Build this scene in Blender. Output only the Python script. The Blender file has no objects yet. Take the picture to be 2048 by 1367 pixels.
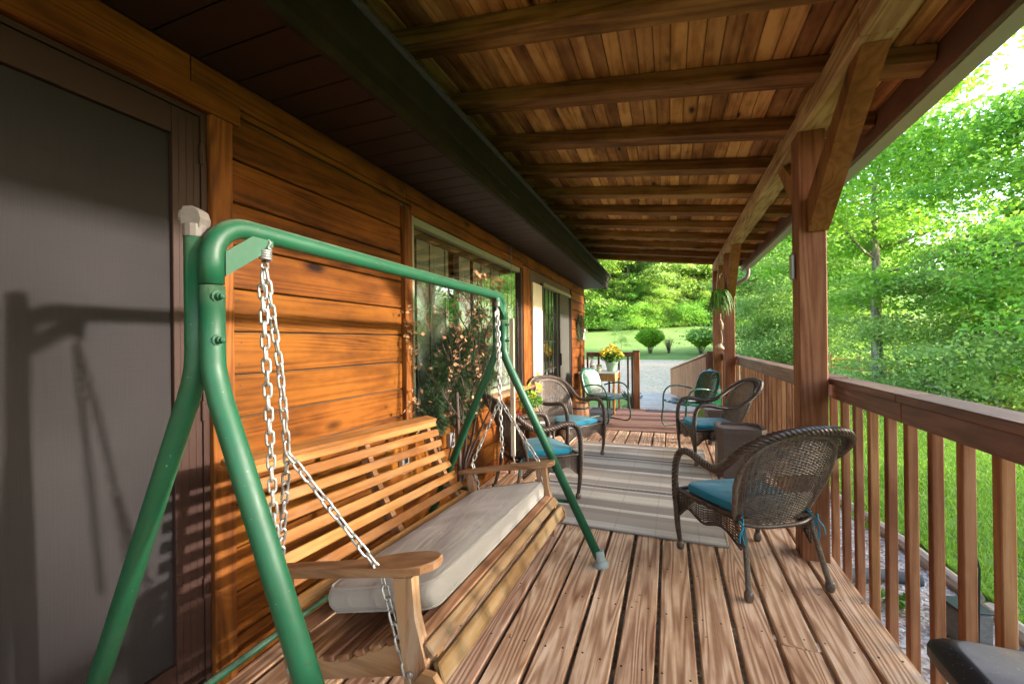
import bpy, math, random
import numpy as np
from mathutils import Vector, Matrix
R = math.radians
random.seed(7)
scene = bpy.context.scene
COL = scene.collection

# ------------------------------------------------------------------ camera
cam_d = bpy.data.cameras.new('camera')
cam = bpy.data.objects.new('camera', cam_d); COL.objects.link(cam)
cam_d.sensor_width = 36.0
cam_d.lens = 36.0 * 837.4 / 2048
cam_d.clip_end = 2000; cam_d.clip_start = 0.02
def cam_axes(y, p, r):
    r0 = Vector((math.cos(y), math.sin(y), 0)); f0 = Vector((-math.sin(y), math.cos(y), 0)); u0 = Vector((0, 0, 1))
    f = f0*math.cos(p)+u0*math.sin(p); u = u0*math.cos(p)-f0*math.sin(p)
    return r0*math.cos(r)+u*math.sin(r), u*math.cos(r)-r0*math.sin(r), f
cr, cu, cf = cam_axes(R(20.62), R(.068), R(-.633))
cam.matrix_world = Matrix(((cr.x, cu.x, -cf.x, 0), (cr.y, cu.y, -cf.y, 0), (cr.z, cu.z, -cf.z, 1.30), (0, 0, 0, 1)))
scene.camera = cam

# ------------------------------------------------------------------ light
SUN_DIR = Vector((0.68, 0.066, 0.187)).normalized()      # towards the sun
world = bpy.data.worlds.new('World'); scene.world = world; world.use_nodes = True
wn = world.node_tree; wn.nodes.clear()
sky = wn.nodes.new('ShaderNodeTexSky'); sky.sky_type = 'NISHITA'; sky.sun_disc = False
sky.sun_elevation = math.asin(SUN_DIR.z); sky.sun_rotation = math.atan2(SUN_DIR.x, SUN_DIR.y)
sky.air_density = 1.0; sky.dust_density = 2.0; sky.ozone_density = 1.0
bg = wn.nodes.new('ShaderNodeBackground'); bg.inputs[1].default_value = 0.15
wo = wn.nodes.new('ShaderNodeOutputWorld')
wn.links.new(sky.outputs[0], bg.inputs[0]); wn.links.new(bg.outputs[0], wo.inputs[0])
sl = bpy.data.lights.new('sun', 'SUN'); sl.energy = 2.1; sl.angle = R(2.0); sl.color = (1.0, .94, .85)
so = bpy.data.objects.new('sun', sl); COL.objects.link(so)
so.rotation_euler = SUN_DIR.to_track_quat('Z', 'Y').to_euler()
vs = scene.view_settings
vs.view_transform = 'Standard'; vs.look = 'None'; vs.gamma = 1; vs.use_curve_mapping = False
vs.exposure = 3.2
try:
    scene.cycles.max_bounces = 10; scene.cycles.diffuse_bounces = 5; scene.cycles.transparent_max_bounces = 12
    scene.cycles.transmission_bounces = 6
except Exception: pass

# ------------------------------------------------------------------ object helpers
def tag(o, label=None, cat=None, group=None, kind=None):
    if label: o['label'] = label
    if cat: o['category'] = cat
    if group: o['group'] = group
    if kind: o['kind'] = kind
    return o
def empty(name, loc=(0, 0, 0), rz=0, parent=None, **k):
    o = bpy.data.objects.new(name, None); COL.objects.link(o)
    o.empty_display_size = .1
    o.location = loc; o.rotation_euler = (0, 0, rz)
    if parent: o.parent = parent
    return tag(o, **k)
def copy_tree(o, parent=None):
    c = o.copy(); COL.objects.link(c); c.parent = parent
    for ch in o.children: copy_tree(ch, c)
    return c

class MB:
    def __init__(s): s.v = []; s.f = []; s.m = []; s.cm = 0
    def add(s, vs_, fs):
        b = len(s.v); s.v.extend([tuple(p) for p in vs_])
        for f in fs: s.f.append(tuple(i+b for i in f)); s.m.append(s.cm)
    def box(s, x0, x1, y0, y1, z0, z1, bev=0.0):
        if x1 < x0: x0, x1 = x1, x0
        if y1 < y0: y0, y1 = y1, y0
        if z1 < z0: z0, z1 = z1, z0
        if bev <= 0:
            s.add([(x0,y0,z0),(x1,y0,z0),(x1,y1,z0),(x0,y1,z0),(x0,y0,z1),(x1,y0,z1),(x1,y1,z1),(x0,y1,z1)],
                  [(0,3,2,1),(4,5,6,7),(0,1,5,4),(1,2,6,5),(2,3,7,6),(3,0,4,7)]); return s
        b = min(bev, (x1-x0)*.45, (y1-y0)*.45, (z1-z0)*.45)
        # chamfer all twelve edges: 24 verts
        V = []; idx = {}
        X = (x0, x1); Y = (y0, y1); Z = (z0, z1)
        for i in (0, 1):
            for j in (0, 1):
                for k in (0, 1):
                    sx = b if i == 0 else -b; sy = b if j == 0 else -b; sz = b if k == 0 else -b
                    for a, p in enumerate(((X[i], Y[j]+sy, Z[k]+sz), (X[i]+sx, Y[j], Z[k]+sz), (X[i]+sx, Y[j]+sy, Z[k]))):
                        idx[(i, j, k, a)] = len(V); V.append(p)
        F = []
        q = lambda i, j, k, a: idx[(i, j, k, a)]
        F += [(q(0,0,0,0), q(0,0,1,0), q(0,1,1,0), q(0,1,0,0)), (q(1,0,0,0), q(1,1,0,0), q(1,1,1,0), q(1,0,1,0)),
              (q(0,0,0,1), q(1,0,0,1), q(1,0,1,1), q(0,0,1,1)), (q(0,1,0,1), q(0,1,1,1), q(1,1,1,1), q(1,1,0,1)),
              (q(0,0,0,2), q(0,1,0,2), q(1,1,0,2), q(1,0,0,2)), (q(0,0,1,2), q(1,0,1,2), q(1,1,1,2), q(0,1,1,2))]
        for j in (0, 1):
            for k in (0, 1): F.append((q(0,j,k,1), q(1,j,k,1), q(1,j,k,2), q(0,j,k,2)))
        for i in (0, 1):
            for k in (0, 1): F.append((q(i,0,k,0), q(i,1,k,0), q(i,1,k,2), q(i,0,k,2)))
        for i in (0, 1):
            for j in (0, 1): F.append((q(i,j,0,0), q(i,j,1,0), q(i,j,1,1), q(i,j,0,1)))
        for i in (0, 1):
            for j in (0, 1):
                for k in (0, 1): F.append((q(i,j,k,0), q(i,j,k,1), q(i,j,k,2)))
        s.add(V, F); return s
    def prism(s, poly, axis, a0, a1):
        """poly: 2-D outline in the plane normal to axis ('x': (y,z), 'y': (x,z), 'z': (x,y))"""
        n = len(poly)
        def p3(p, a):
            return {'x': (a, p[0], p[1]), 'y': (p[0], a, p[1]), 'z': (p[0], p[1], a)}[axis]
        V = [p3(p, a0) for p in poly]+[p3(p, a1) for p in poly]
        F = [tuple(range(n))[::-1], tuple(range(n, 2*n))]+[(i, (i+1) % n, n+(i+1) % n, n+i) for i in range(n)]
        s.add(V, F); return s
    def tube(s, pts, r, seg=8, cap=True, closed=False, flat=1.0):
        pts = [Vector(p) for p in pts]; n = len(pts)
        rr = r if isinstance(r, (list, tuple, np.ndarray)) else [r]*n
        T = []
        for i in range(n):
            if closed: t = pts[(i+1) % n]-pts[i-1]
            else: t = pts[min(i+1, n-1)]-pts[max(i-1, 0)]
            T.append(t.normalized() if t.length > 1e-9 else Vector((0, 0, 1)))
        up = Vector((0, 0, 1)) if abs(T[0].z) < .9 else Vector((1, 0, 0))
        N = (up-T[0]*up.dot(T[0])).normalized()
        V = []
        for i in range(n):
            N = (N-T[i]*N.dot(T[i])); N = N.normalized() if N.length > 1e-6 else Vector((1, 0, 0))
            B = T[i].cross(N)
            for k in range(seg):
                a = 2*math.pi*k/seg
                V.append(pts[i]+(N*math.cos(a)+B*math.sin(a)*flat)*rr[i])
        F = []
        for i in range(n if closed else n-1):
            j = (i+1) % n
            for k in range(seg):
                F.append((i*seg+k, i*seg+(k+1) % seg, j*seg+(k+1) % seg, j*seg+k))
        if cap and not closed:
            F.append(tuple(range(seg))[::-1]); F.append(tuple(range((n-1)*seg, n*seg)))
        s.add(V, F); return s
    def rope(s, pts, r, strands=3, twist=60, rs=None, seg=5):
        pts = [Vector(p) for p in pts]; n = len(pts)
        rs = rs or r*.62
        rr = r if isinstance(r, (list, tuple)) else [r]*n
        rss = rs if isinstance(rs, (list, tuple)) else [rs]*n
        T = [(pts[min(i+1, n-1)]-pts[max(i-1, 0)]).normalized() for i in range(n)]
        up = Vector((1, 0, 0)) if abs(T[0].x) < .9 else Vector((0, 1, 0))
        N = (up-T[0]*up.dot(T[0])).normalized(); d = 0; fr = []
        for i in range(n):
            if i: d += (pts[i]-pts[i-1]).length
            N = (N-T[i]*N.dot(T[i])).normalized(); fr.append((N.copy(), T[i].cross(N), d))
        for k in range(strands):
            P = []
            for i in range(n):
                a = 2*math.pi*k/strands+fr[i][2]*twist
                P.append(pts[i]+(fr[i][0]*math.cos(a)+fr[i][1]*math.sin(a))*rr[i]*.5)
            s.tube(P, rss, seg)
        return s
    def lathe(s, prof, seg=24, c=(0, 0)):
        V = []; n = len(prof)
        for r_, z in prof:
            for k in range(seg):
                a = 2*math.pi*k/seg; V.append((c[0]+r_*math.cos(a), c[1]+r_*math.sin(a), z))
        F = [(i*seg+k, i*seg+(k+1) % seg, (i+1)*seg+(k+1) % seg, (i+1)*seg+k) for i in range(n-1) for k in range(seg)]
        F.append(tuple(range(seg))[::-1]); F.append(tuple(range((n-1)*seg, n*seg)))
        s.add(V, F); return s
    def grid(s, fn, nu, nv):
        V = [fn(i/nu, j/nv) for j in range(nv+1) for i in range(nu+1)]
        F = [(j*(nu+1)+i, j*(nu+1)+i+1, (j+1)*(nu+1)+i+1, (j+1)*(nu+1)+i) for j in range(nv) for i in range(nu)]
        s.add(V, F); return s
    def mesh(s, name, mats, smooth=False):
        me = bpy.data.meshes.new(name); me.from_pydata(s.v, [], s.f)
        for m in (mats if isinstance(mats, (list, tuple)) else [mats]): me.materials.append(m)
        if any(s.m): me.polygons.foreach_set('material_index', s.m)
        if smooth: me.polygons.foreach_set('use_smooth', [True]*len(me.polygons))
        me.update(); return me
    def build(s, name, mats, parent=None, loc=None, smooth=False, rot=None, **k):
        me = s.mesh(name, mats, smooth)
        return inst(name, me, parent, loc, rot, **k)
def inst(name, me, parent=None, loc=None, rot=None, scale=None, **k):
    o = bpy.data.objects.new(name, me); COL.objects.link(o)
    if parent: o.parent = parent
    if loc is not None: o.location = loc
    if rot is not None: o.rotation_euler = rot
    if scale is not None: o.scale = scale
    return tag(o, **k)
def autosmooth(o, ang=35):
    me = o.data
    me.polygons.foreach_set('use_smooth', [True]*len(me.polygons))
    try: me.set_sharp_from_angle(angle=R(ang))
    except Exception: pass
    return o
def crom(P, n=8, closed=False):
    P = [Vector(p) for p in P]; out = []
    m = len(P)
    for i in range(m if closed else m-1):
        g = (lambda k: P[k % m]) if closed else (lambda k: P[max(0, min(m-1, k))])
        a, b, c, d = g(i-1), g(i), g(i+1), g(i+2)
        for k in range(n):
            t = k/n
            out.append(.5*((2*b)+(c-a)*t+(2*a-5*b+4*c-d)*t*t+(-a+3*b-3*c+d)*t**3))
    if not closed: out.append(P[-1])
    return out
_cache = {}
def board(name, dims, mat, centre, parent=None, bev=.003, jitter=0, **k):
    """one board: box centred on its own origin, mesh shared between boards of the same size"""
    key = (name, tuple(round(d, 3) for d in dims), mat.name, bev)
    if key not in _cache:
        a, b, c = [d/2 for d in key[1]]
        _cache[key] = MB().box(-a, a, -b, b, -c, c, bev).mesh(name, mat)
    rot = (random.uniform(-jitter, jitter), random.uniform(-jitter, jitter), random.uniform(-jitter, jitter)) if jitter else None
    return inst(name, _cache[key], parent, centre, rot, **k)

# ------------------------------------------------------------------ materials
def newmat(name):
    m = bpy.data.materials.new(name); m.use_nodes = True
    nt = m.node_tree; nt.nodes.clear()
    out = nt.nodes.new('ShaderNodeOutputMaterial')
    b = nt.nodes.new('ShaderNodeBsdfPrincipled'); nt.links.new(b.outputs[0], out.inputs[0])
    return m, nt, b
class NT:
    def __init__(s, nt): s.t = nt
    def n(s, t, **k):
        nd = s.t.nodes.new('ShaderNode'+t)
        for a, v in k.items(): setattr(nd, a, v)
        return nd
    def l(s, a, b): s.t.links.new(a, b)
    def val(s, x, sock):
        if isinstance(x, (int, float)): sock.default_value = x
        elif isinstance(x, (tuple, list)): sock.default_value = x
        else: s.l(x, sock)
    def math(s, op, a, b=None, c=None, clamp=False):
        m = s.n('Math', operation=op, use_clamp=clamp); s.val(a, m.inputs[0])
        if b is not None: s.val(b, m.inputs[1])
        if c is not None: s.val(c, m.inputs[2])
        return m.outputs[0]
    def vmath(s, op, a, b=None):
        m = s.n('VectorMath', operation=op); s.val(a, m.inputs[0])
        if b is not None: s.val(b, m.inputs[1])
        return m.outputs[0]
    def mix(s, f, a, b, mode='MIX'):
        m = s.n('MixRGB', blend_type=mode); s.val(f, m.inputs[0])
        s.val(a if not isinstance(a, tuple) else (*a, 1)[:4], m.inputs[1]); s.val(b if not isinstance(b, tuple) else (*b, 1)[:4], m.inputs[2])
        return m.outputs[0]
    def noise(s, vec, scale, detail=3, rough=.55, dist=0, col=False):
        n = s.n('TexNoise'); s.l(vec, n.inputs['Vector']); n.inputs['Scale'].default_value = scale
        n.inputs['Detail'].default_value = detail; n.inputs['Roughness'].default_value = rough; n.inputs['Distortion'].default_value = dist
        return n.outputs['Color' if col else 'Fac']
    def ramp(s, f, stops, interp='LINEAR'):
        r = s.n('ValToRGB'); r.color_ramp.interpolation = interp; s.l(f, r.inputs[0])
        e = r.color_ramp.elements
        while len(e) < len(stops): e.new(.5)
        for i, (p, c) in enumerate(stops):
            e[i].position = p; e[i].color = (*c, 1) if len(c) == 3 else c
        return r.outputs[0]
    def bump(s, h, strength=.3, dist=.002, nrm=None):
        b = s.n('Bump'); b.inputs['Strength'].default_value = strength; b.inputs['Distance'].default_value = dist
        s.l(h, b.inputs['Height'])
        if nrm: s.l(nrm, b.inputs['Normal'])
        return b.outputs[0]
def objvec(N, axis=None, rnd=True, across=1.0, along=1.0):
    tc = N.n('TexCoord'); v = tc.outputs['Object']
    oi = N.n('ObjectInfo')
    if rnd:
        r = N.vmath('SCALE', (31.7, 57.3, 83.1)); r.node.inputs['Scale'].default_value = 1
        N.l(oi.outputs['Random'], r.node.inputs['Scale'])
        v0 = N.vmath('ADD', v, r)
    else: v0 = v
    return v0, oi.outputs['Random']
def wood(name, dark, mid, light, axis='Y', rings=22, contrast=.75, knots=.35, knotsize=5.0, wear=None, wearcol=None, rough=.65, bump=.5, var=.25, spec=.14, stain=.35, fine=1.0, sat=1.0, fig=.9, figac=7.0, thin=None, fibs=190):
    m, nt, b = newmat(name); N = NT(nt)
    v, rnd = objvec(N)
    i = 'XYZ'.index(axis)
    def stretch(al, ac):
        s = [ac]*3; s[i] = al
        return N.vmath('MULTIPLY', v, tuple(s))
    # cathedral figure: contour lines of a stretched noise
    n1 = N.noise(stretch(fig, figac), 1.0, 2, .4, .2)
    ringv = N.math('SINE', N.math('MULTIPLY', n1, rings*6.283))
    ringv = N.math('MULTIPLY_ADD', ringv, .5, .5)
    ringv = N.math('POWER', ringv, 1.6)
    fib = N.noise(stretch(fibs*.026, fibs), 1.0, 4, .7)
    big = N.noise(stretch(1.9, 4.6), 1.0, 4, .65)
    f = N.math('ADD', N.math('MULTIPLY', ringv, contrast*.6), N.math('MULTIPLY', fib, .55*fine))
    f = N.math('ADD', f, N.math('MULTIPLY_ADD', big, stain*1.6, -.8*stain))
    col = N.ramp(f, [(.12, light), (.45, mid), (.95, dark)])
    # knots
    if knots > 0:
        vo = N.n('TexVoronoi'); s = [knotsize]*3; s[i] = knotsize*.42
        if thin: s['XYZ'.index(thin)] = 0
        N.l(N.vmath('MULTIPLY', v, tuple(s)), vo.inputs['Vector']); vo.inputs['Scale'].default_value = 1
        k = N.ramp(vo.outputs['Distance'], [(.05, (1, 1, 1)), (.11, (.55, .55, .55)), (.2, (0, 0, 0))])
        gate = N.n('SeparateColor'); N.l(vo.outputs['Color'], gate.inputs[0])
        k = N.math('MULTIPLY', k, N.ramp(gate.outputs[0], [(.35, (0, 0, 0)), (.6, (1, 1, 1))]))
        halo = N.math('MULTIPLY', N.ramp(vo.outputs['Distance'], [(.08, (1, 1, 1)), (.32, (0, 0, 0))]), gate.outputs[1])
        col = N.mix(N.math('MULTIPLY', halo, knots, clamp=True), col, dark)
        col = N.mix(N.math('MULTIPLY', k, knots*2.2, clamp=True), col, tuple(c*.5 for c in dark))
    if wear:
        w = N.noise(stretch(4, 22), 1.0, 4, .7)
        w = N.ramp(w, [(.5, (0, 0, 0)), (.5+.25/wear, (1, 1, 1))])
        col = N.mix(N.math('MULTIPLY', w, .75), col, wearcol)
    vv = N.math('MULTIPLY_ADD', rnd, var*2, 1-var)
    hs = N.n('HueSaturation'); hs.inputs['Saturation'].default_value = sat
    N.l(N.math('MULTIPLY_ADD', rnd, .012, .494), hs.inputs['Hue']); N.l(vv, hs.inputs['Value']); N.l(col, hs.inputs['Color'])
    N.l(hs.outputs[0], b.inputs['Base Color'])
    b.inputs['Roughness'].default_value = rough
    b.inputs['Specular IOR Level'].default_value = spec
    N.l(N.bump(N.math('SUBTRACT', 1, f), bump, .0018), b.inputs['Normal'])
    return m
def plain(name, col, rough=.5, metal=0, var=.12, scale=6, bump=0, bscale=80, spec=.5, coat=0, dirt=None, dirtamt=.5):
    m, nt, b = newmat(name); N = NT(nt); v, rnd = objvec(N)
    n = N.noise(v, scale, 4, .65)
    c = N.mix(N.ramp(n, [(.3, (0, 0, 0)), (.7, (1, 1, 1))]), tuple(x*(1-var) for x in col), tuple(min(1, x*(1+var)) for x in col))
    if dirt:
        d = N.ramp(N.noise(v, scale*3.7, 5, .75), [(.48, (0, 0, 0)), (.72, (1, 1, 1))])
        c = N.mix(N.math('MULTIPLY', d, dirtamt), c, dirt)
    N.l(c, b.inputs['Base Color'])
    b.inputs['Roughness'].default_value = rough; b.inputs['Metallic'].default_value = metal
    b.inputs['Specular IOR Level'].default_value = spec; b.inputs['Coat Weight'].default_value = coat
    if bump: N.l(N.bump(N.noise(v, bscale, 3, .6), bump, .002), b.inputs['Normal'])
    return m
M = {}
M['siding'] = wood('stained_siding', (.026, .0062, .0016), (.130, .038, .0042), (.190, .060, .0070), 'Y', rings=24, contrast=.42, knots=.6, knotsize=5.5, var=.20, stain=1.1, rough=.6, spec=.13, bump=.7, fine=1.0, fig=.22, figac=5, thin='X', fibs=110)
M['siding_v'] = wood('stained_trim', (.030, .008, .002), (.135, .038, .007), (.22, .070, .013), 'Z', rings=10, contrast=.5, knots=.2, var=.12, stain=.7, rough=.6, spec=.15, fibs=110)
M['deck'] = wood('weathered_deck', (.20, .085, .042), (.50, .285, .170), (.76, .54, .375), 'Y', rings=19, contrast=.66, knots=.4, knotsize=4.5, var=.12, stain=.55, rough=.74, bump=.9, spec=.2, fig=.4, figac=7, fine=1.2, thin='Z', fibs=120)
M['deck_x'] = wood('weathered_ramp', (.22, .17, .13), (.42, .35, .28), (.62, .55, .47), 'X', rings=10, contrast=.5, knots=.1, var=.1, stain=.4, rough=.8)
M['ceil'] = wood('ceiling_pine', (.055, .020, .006), (.33, .145, .042), (.52, .27, .095), 'Y', rings=7, contrast=.35, knots=.6, knotsize=8, var=.36, stain=1.1, rough=.7, bump=.3, fig=.35, thin='Z')
M['rafter'] = wood('rafter_wood', (.030, .011, .004), (.165, .070, .020), (.28, .135, .043), 'X', rings=9, contrast=.4, knots=.35, knotsize=5, var=.15, stain=.9, rough=.75, bump=.4, fig=.3)
M['beam'] = wood('beam_wood', (.10, .045, .018), (.32, .185, .075), (.46, .31, .15), 'Y', rings=14, contrast=.5, knots=.4, knotsize=4, var=.08, stain=.9, rough=.75, bump=.6, fig=.4)
M['post'] = wood('post_wood', (.060, .019, .008), (.175, .062, .027), (.26, .108, .052), 'Z', rings=13, contrast=.4, knots=.45, knotsize=4.5, var=.08, stain=.6, rough=.7, bump=.7, fig=.35)
M['brace'] = wood('brace_wood', (.07, .025, .006), (.19, .075, .018), (.26, .115, .032), 'Z', rings=9, contrast=.35, knots=.3, var=.1, stain=.6, rough=.7, fig=.35)
M['rail'] = wood('rail_wood', (.045, .014, .008), (.115, .038, .022), (.20, .085, .058), 'Y', rings=10, contrast=.4, knots=.3, var=.06, stain=.9, rough=.5, spec=.5, fig=.4)
M['balus'] = wood('baluster_wood', (.09, .032, .014), (.245, .098, .042), (.35, .165, .078), 'Z', rings=9, contrast=.4, knots=.35, knotsize=7, var=.2, stain=.7, rough=.68, fig=.4)
M['bench_y'] = wood('bench_slat_wood', (.10, .034, .009), (.215, .088, .024), (.31, .15, .052), 'Y', fig=.3, rings=7, contrast=.4, knots=.06, var=.14, stain=.8, rough=.45, bump=.6, wear=1.4, wearcol=(.21, .11, .055))
M['bench_front_shaded'] = wood('bench_front_shaded_wood', (.075, .034, .014), (.17, .090, .037), (.25, .16, .08), 'Y', rings=8, contrast=.5, knots=.1, var=.06, stain=.8, rough=.6, bump=.9, fig=.4, wear=1.0, wearcol=(.22, .17, .12))  # shade of the front boards put into a darker colour, with grey wear
M['bench_x'] = wood('bench_arm_wood', (.10, .045, .020), (.235, .115, .052), (.34, .19, .10), 'X', rings=9, contrast=.45, knots=.1, var=.1, stain=.8, rough=.6, bump=.8, fig=.5, wear=1.2, wearcol=(.22, .14, .09))
M['bench_z'] = wood('bench_post_wood', (.11, .048, .020), (.25, .115, .048), (.38, .22, .11), 'Z', rings=9, contrast=.4, knots=.06, var=.1, stain=.8, rough=.6, bump=.8, fig=.5, wear=1.5, wearcol=(.40, .28, .19))
M['bench_dark'] = wood('bench_seat_wood', (.05, .022, .010), (.17, .075, .035), (.30, .15, .08), 'Y', rings=9, contrast=.5, knots=.06, var=.14, stain=.7, rough=.6, bump=.9)
M['pine_table'] = wood('pine_table_wood', (.22, .085, .022), (.46, .22, .07), (.58, .32, .12), 'Z', rings=9, contrast=.35, knots=.15, var=.05, stain=.3, rough=.4)
M['fencewood'] = wood('split_fence_wood', (.22, .09, .035), (.42, .19, .075), (.5, .26, .12), 'Z', rings=6, contrast=.4, knots=.1, var=.1)
M['pale_wood'] = wood('pale_stick_wood', (.30, .22, .15), (.50, .40, .30), (.62, .52, .42), 'Z', rings=6, contrast=.3, knots=0, var=.05)
M['log'] = wood('log_wood', (.13, .09, .06), (.32, .24, .17), (.48, .38, .28), 'Y', rings=6, contrast=.4, knots=.2, var=.2)
def steel_green():
    m, nt, b = newmat('green_paint'); N = NT(nt); v, rnd = objvec(N, rnd=False)
    geo = N.n('NewGeometry'); sep = N.n('SeparateXYZ'); N.l(geo.outputs['Normal'], sep.inputs[0])
    n = N.noise(v, 9, 4, .6)
    c = N.mix(n, (.002, .058, .024), (.006, .092, .040))
    # settled dust on upward faces, chips
    dustn = N.noise(v, 55, 5, .75)
    up = N.math('MULTIPLY', N.ramp(sep.outputs[2], [(.45, (0, 0, 0)), (1, (1, 1, 1))]), N.ramp(dustn, [(.3, (0, 0, 0)), (.65, (1, 1, 1))]))
    c = N.mix(N.math('MULTIPLY', up, .6), c, (.30, .27, .20))
    chips = N.ramp(N.noise(v, 85, 3, .6), [(.715, (0, 0, 0)), (.725, (1, 1, 1))])
    c = N.mix(N.math('MULTIPLY', chips, .6), c, (.30, .31, .25))
    rust = N.ramp(N.noise(v, 34, 5, .8), [(.64, (0, 0, 0)), (.67, (1, 1, 1))])
    c = N.mix(N.math('MULTIPLY', rust, .75), c, (.05, .022, .010))
    grime = N.ramp(N.noise(v, 12, 5, .75), [(.45, (0, 0, 0)), (.75, (1, 1, 1))])
    c = N.mix(N.math('MULTIPLY', grime, .35), c, (.035, .06, .035))
    N.l(c, b.inputs['Base Color'])
    N.l(N.math('MULTIPLY_ADD', dustn, .35, .32), b.inputs['Roughness'])
    N.l(N.bump(N.noise(v, 320, 2, .5), .25, .0006), b.inputs['Normal'])
    return m
M['green'] = steel_green()
def chair_paint():
    m, nt, b = newmat('chair_paint'); N = NT(nt); v, rnd = objvec(N, rnd=False)
    n = N.noise(v, 14, 4, .7)
    N.l(N.mix(n, (.003, .042, .020), (.008, .075, .036)), b.inputs['Base Color'])
    N.l(N.math('MULTIPLY_ADD', n, .3, .12), b.inputs['Roughness'])
    return m
M['chairgreen'] = chair_paint()
M['galv'] = plain('galvanised_steel', (.42, .41, .39), .42, .75, .25, 40, .3, 300, dirt=(.22, .16, .11), dirtamt=.45)
M['grey_plastic'] = plain('grey_plastic', (.13, .108, .095), .6, 0, .1, 20, .15, 200, dirt=(.2, .17, .14), dirtamt=.4)
M['foot_plastic'] = plain('foot_plastic', (.27, .31, .28), .55, 0, .1, 20, dirt=(.25, .22, .17), dirtamt=.5)
M['brownframe'] = plain('brown_door_frame', (.034, .0155, .0115), .5, 0, .05, 4, spec=.2)
M['darkmetal'] = plain('dark_metal', (.03, .03, .03), .4, .6)
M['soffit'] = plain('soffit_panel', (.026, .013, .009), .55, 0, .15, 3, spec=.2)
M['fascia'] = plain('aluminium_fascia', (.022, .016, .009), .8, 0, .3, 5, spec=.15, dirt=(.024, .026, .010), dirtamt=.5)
M['fascia2'] = plain('eave_board', (.10, .045, .03), .6, 0, .3, 5)
M['gutter'] = plain('gutter_metal', (.34, .30, .25), .5, 0, .06, 3)
M['down'] = plain('downspout_metal', (.16, .10, .085), .5, 0, .06, 3)
M['shingle'] = plain('roof_shingle', (.05, .045, .04), .9, 0, .3, 30)
M['black'] = plain('black_vinyl', (.035, .034, .036), .5, 0, .25, 7, .5, 420, dirt=(.20, .185, .18), dirtamt=.42)
def dusty(name, col, dust, lo=.80, hi=.97):
    m, nt, b = newmat(name); N = NT(nt); v, rnd = objvec(N, rnd=False)
    geo = N.n('NewGeometry'); sep = N.n('SeparateXYZ'); N.l(geo.outputs['Normal'], sep.inputs[0])
    up = N.ramp(sep.outputs[2], [(lo, (0, 0, 0)), (hi, (1, 1, 1))])
    n = N.noise(v, 14, 5, .7); st = N.ramp(N.noise(v, 5, 4, .75), [(.60, (0, 0, 0)), (.68, (1, 1, 1))])
    d = N.math('MULTIPLY', up, N.math('MULTIPLY_ADD', n, .7, .35, clamp=True))
    c = N.mix(d, col, dust); c = N.mix(N.math('MULTIPLY', N.math('MULTIPLY', st, up), .6), c, (.34, .24, .17))
    sp = N.ramp(N.noise(v, 150, 2, .5), [(.68, (0, 0, 0)), (.72, (1, 1, 1))]); c = N.mix(N.math('MULTIPLY', sp, .5), c, (.5, .48, .46))
    N.l(c, b.inputs['Base Color']); b.inputs['Roughness'].default_value = .42
    N.l(N.bump(N.noise(v, 420, 2, .6), .35, .001), b.inputs['Normal'])
    return m
M['black'] = dusty('black_vinyl_dusty', (.018, .017, .018), (.27, .26, .28), .9, .99)
M['white'] = plain('white_paint', (.75, .73, .68), .55, 0, .05)
M['pale_panel'] = plain('pale_panel', (.60, .55, .45), .7, 0, .06, 8, .3, 60)
M['interior'] = plain('interior_wall', (.10, .07, .05), .9)
M['vinyl'] = plain('window_vinyl', (.20, .215, .14), .5, 0, .05)
M['pewter'] = plain('pewter_metal', (.33, .32, .31), .45, .5, .15, 20)
M['bronze'] = plain('gourd_shell', (.36, .24, .13), .55, 0, .2, 20)
M['pot'] = plain('pale_green_pot', (.30, .47, .33), .4, 0, .05)
M['terracotta'] = plain('clay_pot', (.30, .15, .08), .7, 0, .15)
M['greenglass'] = plain('candle_glass', (.45, .50, .28), .25, 0, .1)
M['paper'] = plain('paper_white', (.78, .77, .75), .7, 0, .03)
M['red'] = plain('red_flower', (.5, .02, .05), .6)
M['yellow'] = plain('yellow_petal', (.80, .62, .03), .6, 0, .2, 60)
M['barrel'] = wood('barrel_wood', (.10, .045, .025), (.24, .115, .06), (.34, .18, .10), 'Z', rings=6, contrast=.4, knots=.1)
M['rubber'] = plain('doormat_rubber', (.055, .055, .06), .85, 0, .15, 60, .5, 300)
M['darkmat'] = plain('dark_mat', (.05, .048, .05), .9, 0, .2, 50, .4, 200)
M['bag_white'] = plain('bag_white', (.6, .6, .62), .4)
M['bag_blue'] = plain('bag_blue', (.04, .14, .5), .4)
M['bag_green'] = plain('bag_green', (.05, .42, .16), .4)
M['lime_bucket'] = plain('lime_plastic', (.22, .50, .10), .35)
M['rock'] = plain('pale_rock', (.5, .47, .43), .8, 0, .2, 12, .8, 30)
M['bark'] = wood('tree_bark', (.09, .07, .055), (.22, .18, .15), (.38, .34, .30), 'Z', rings=5, contrast=.6, knots=.1, stain=.9, bump=1.0, rough=.9, var=.2)
M['twig'] = plain('twig_bark', (.075, .045, .035), .8, 0, .3, 30)
M['blossom'] = plain('dried_blossom', (.40, .22, .11), .8, 0, .3, 40)

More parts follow.
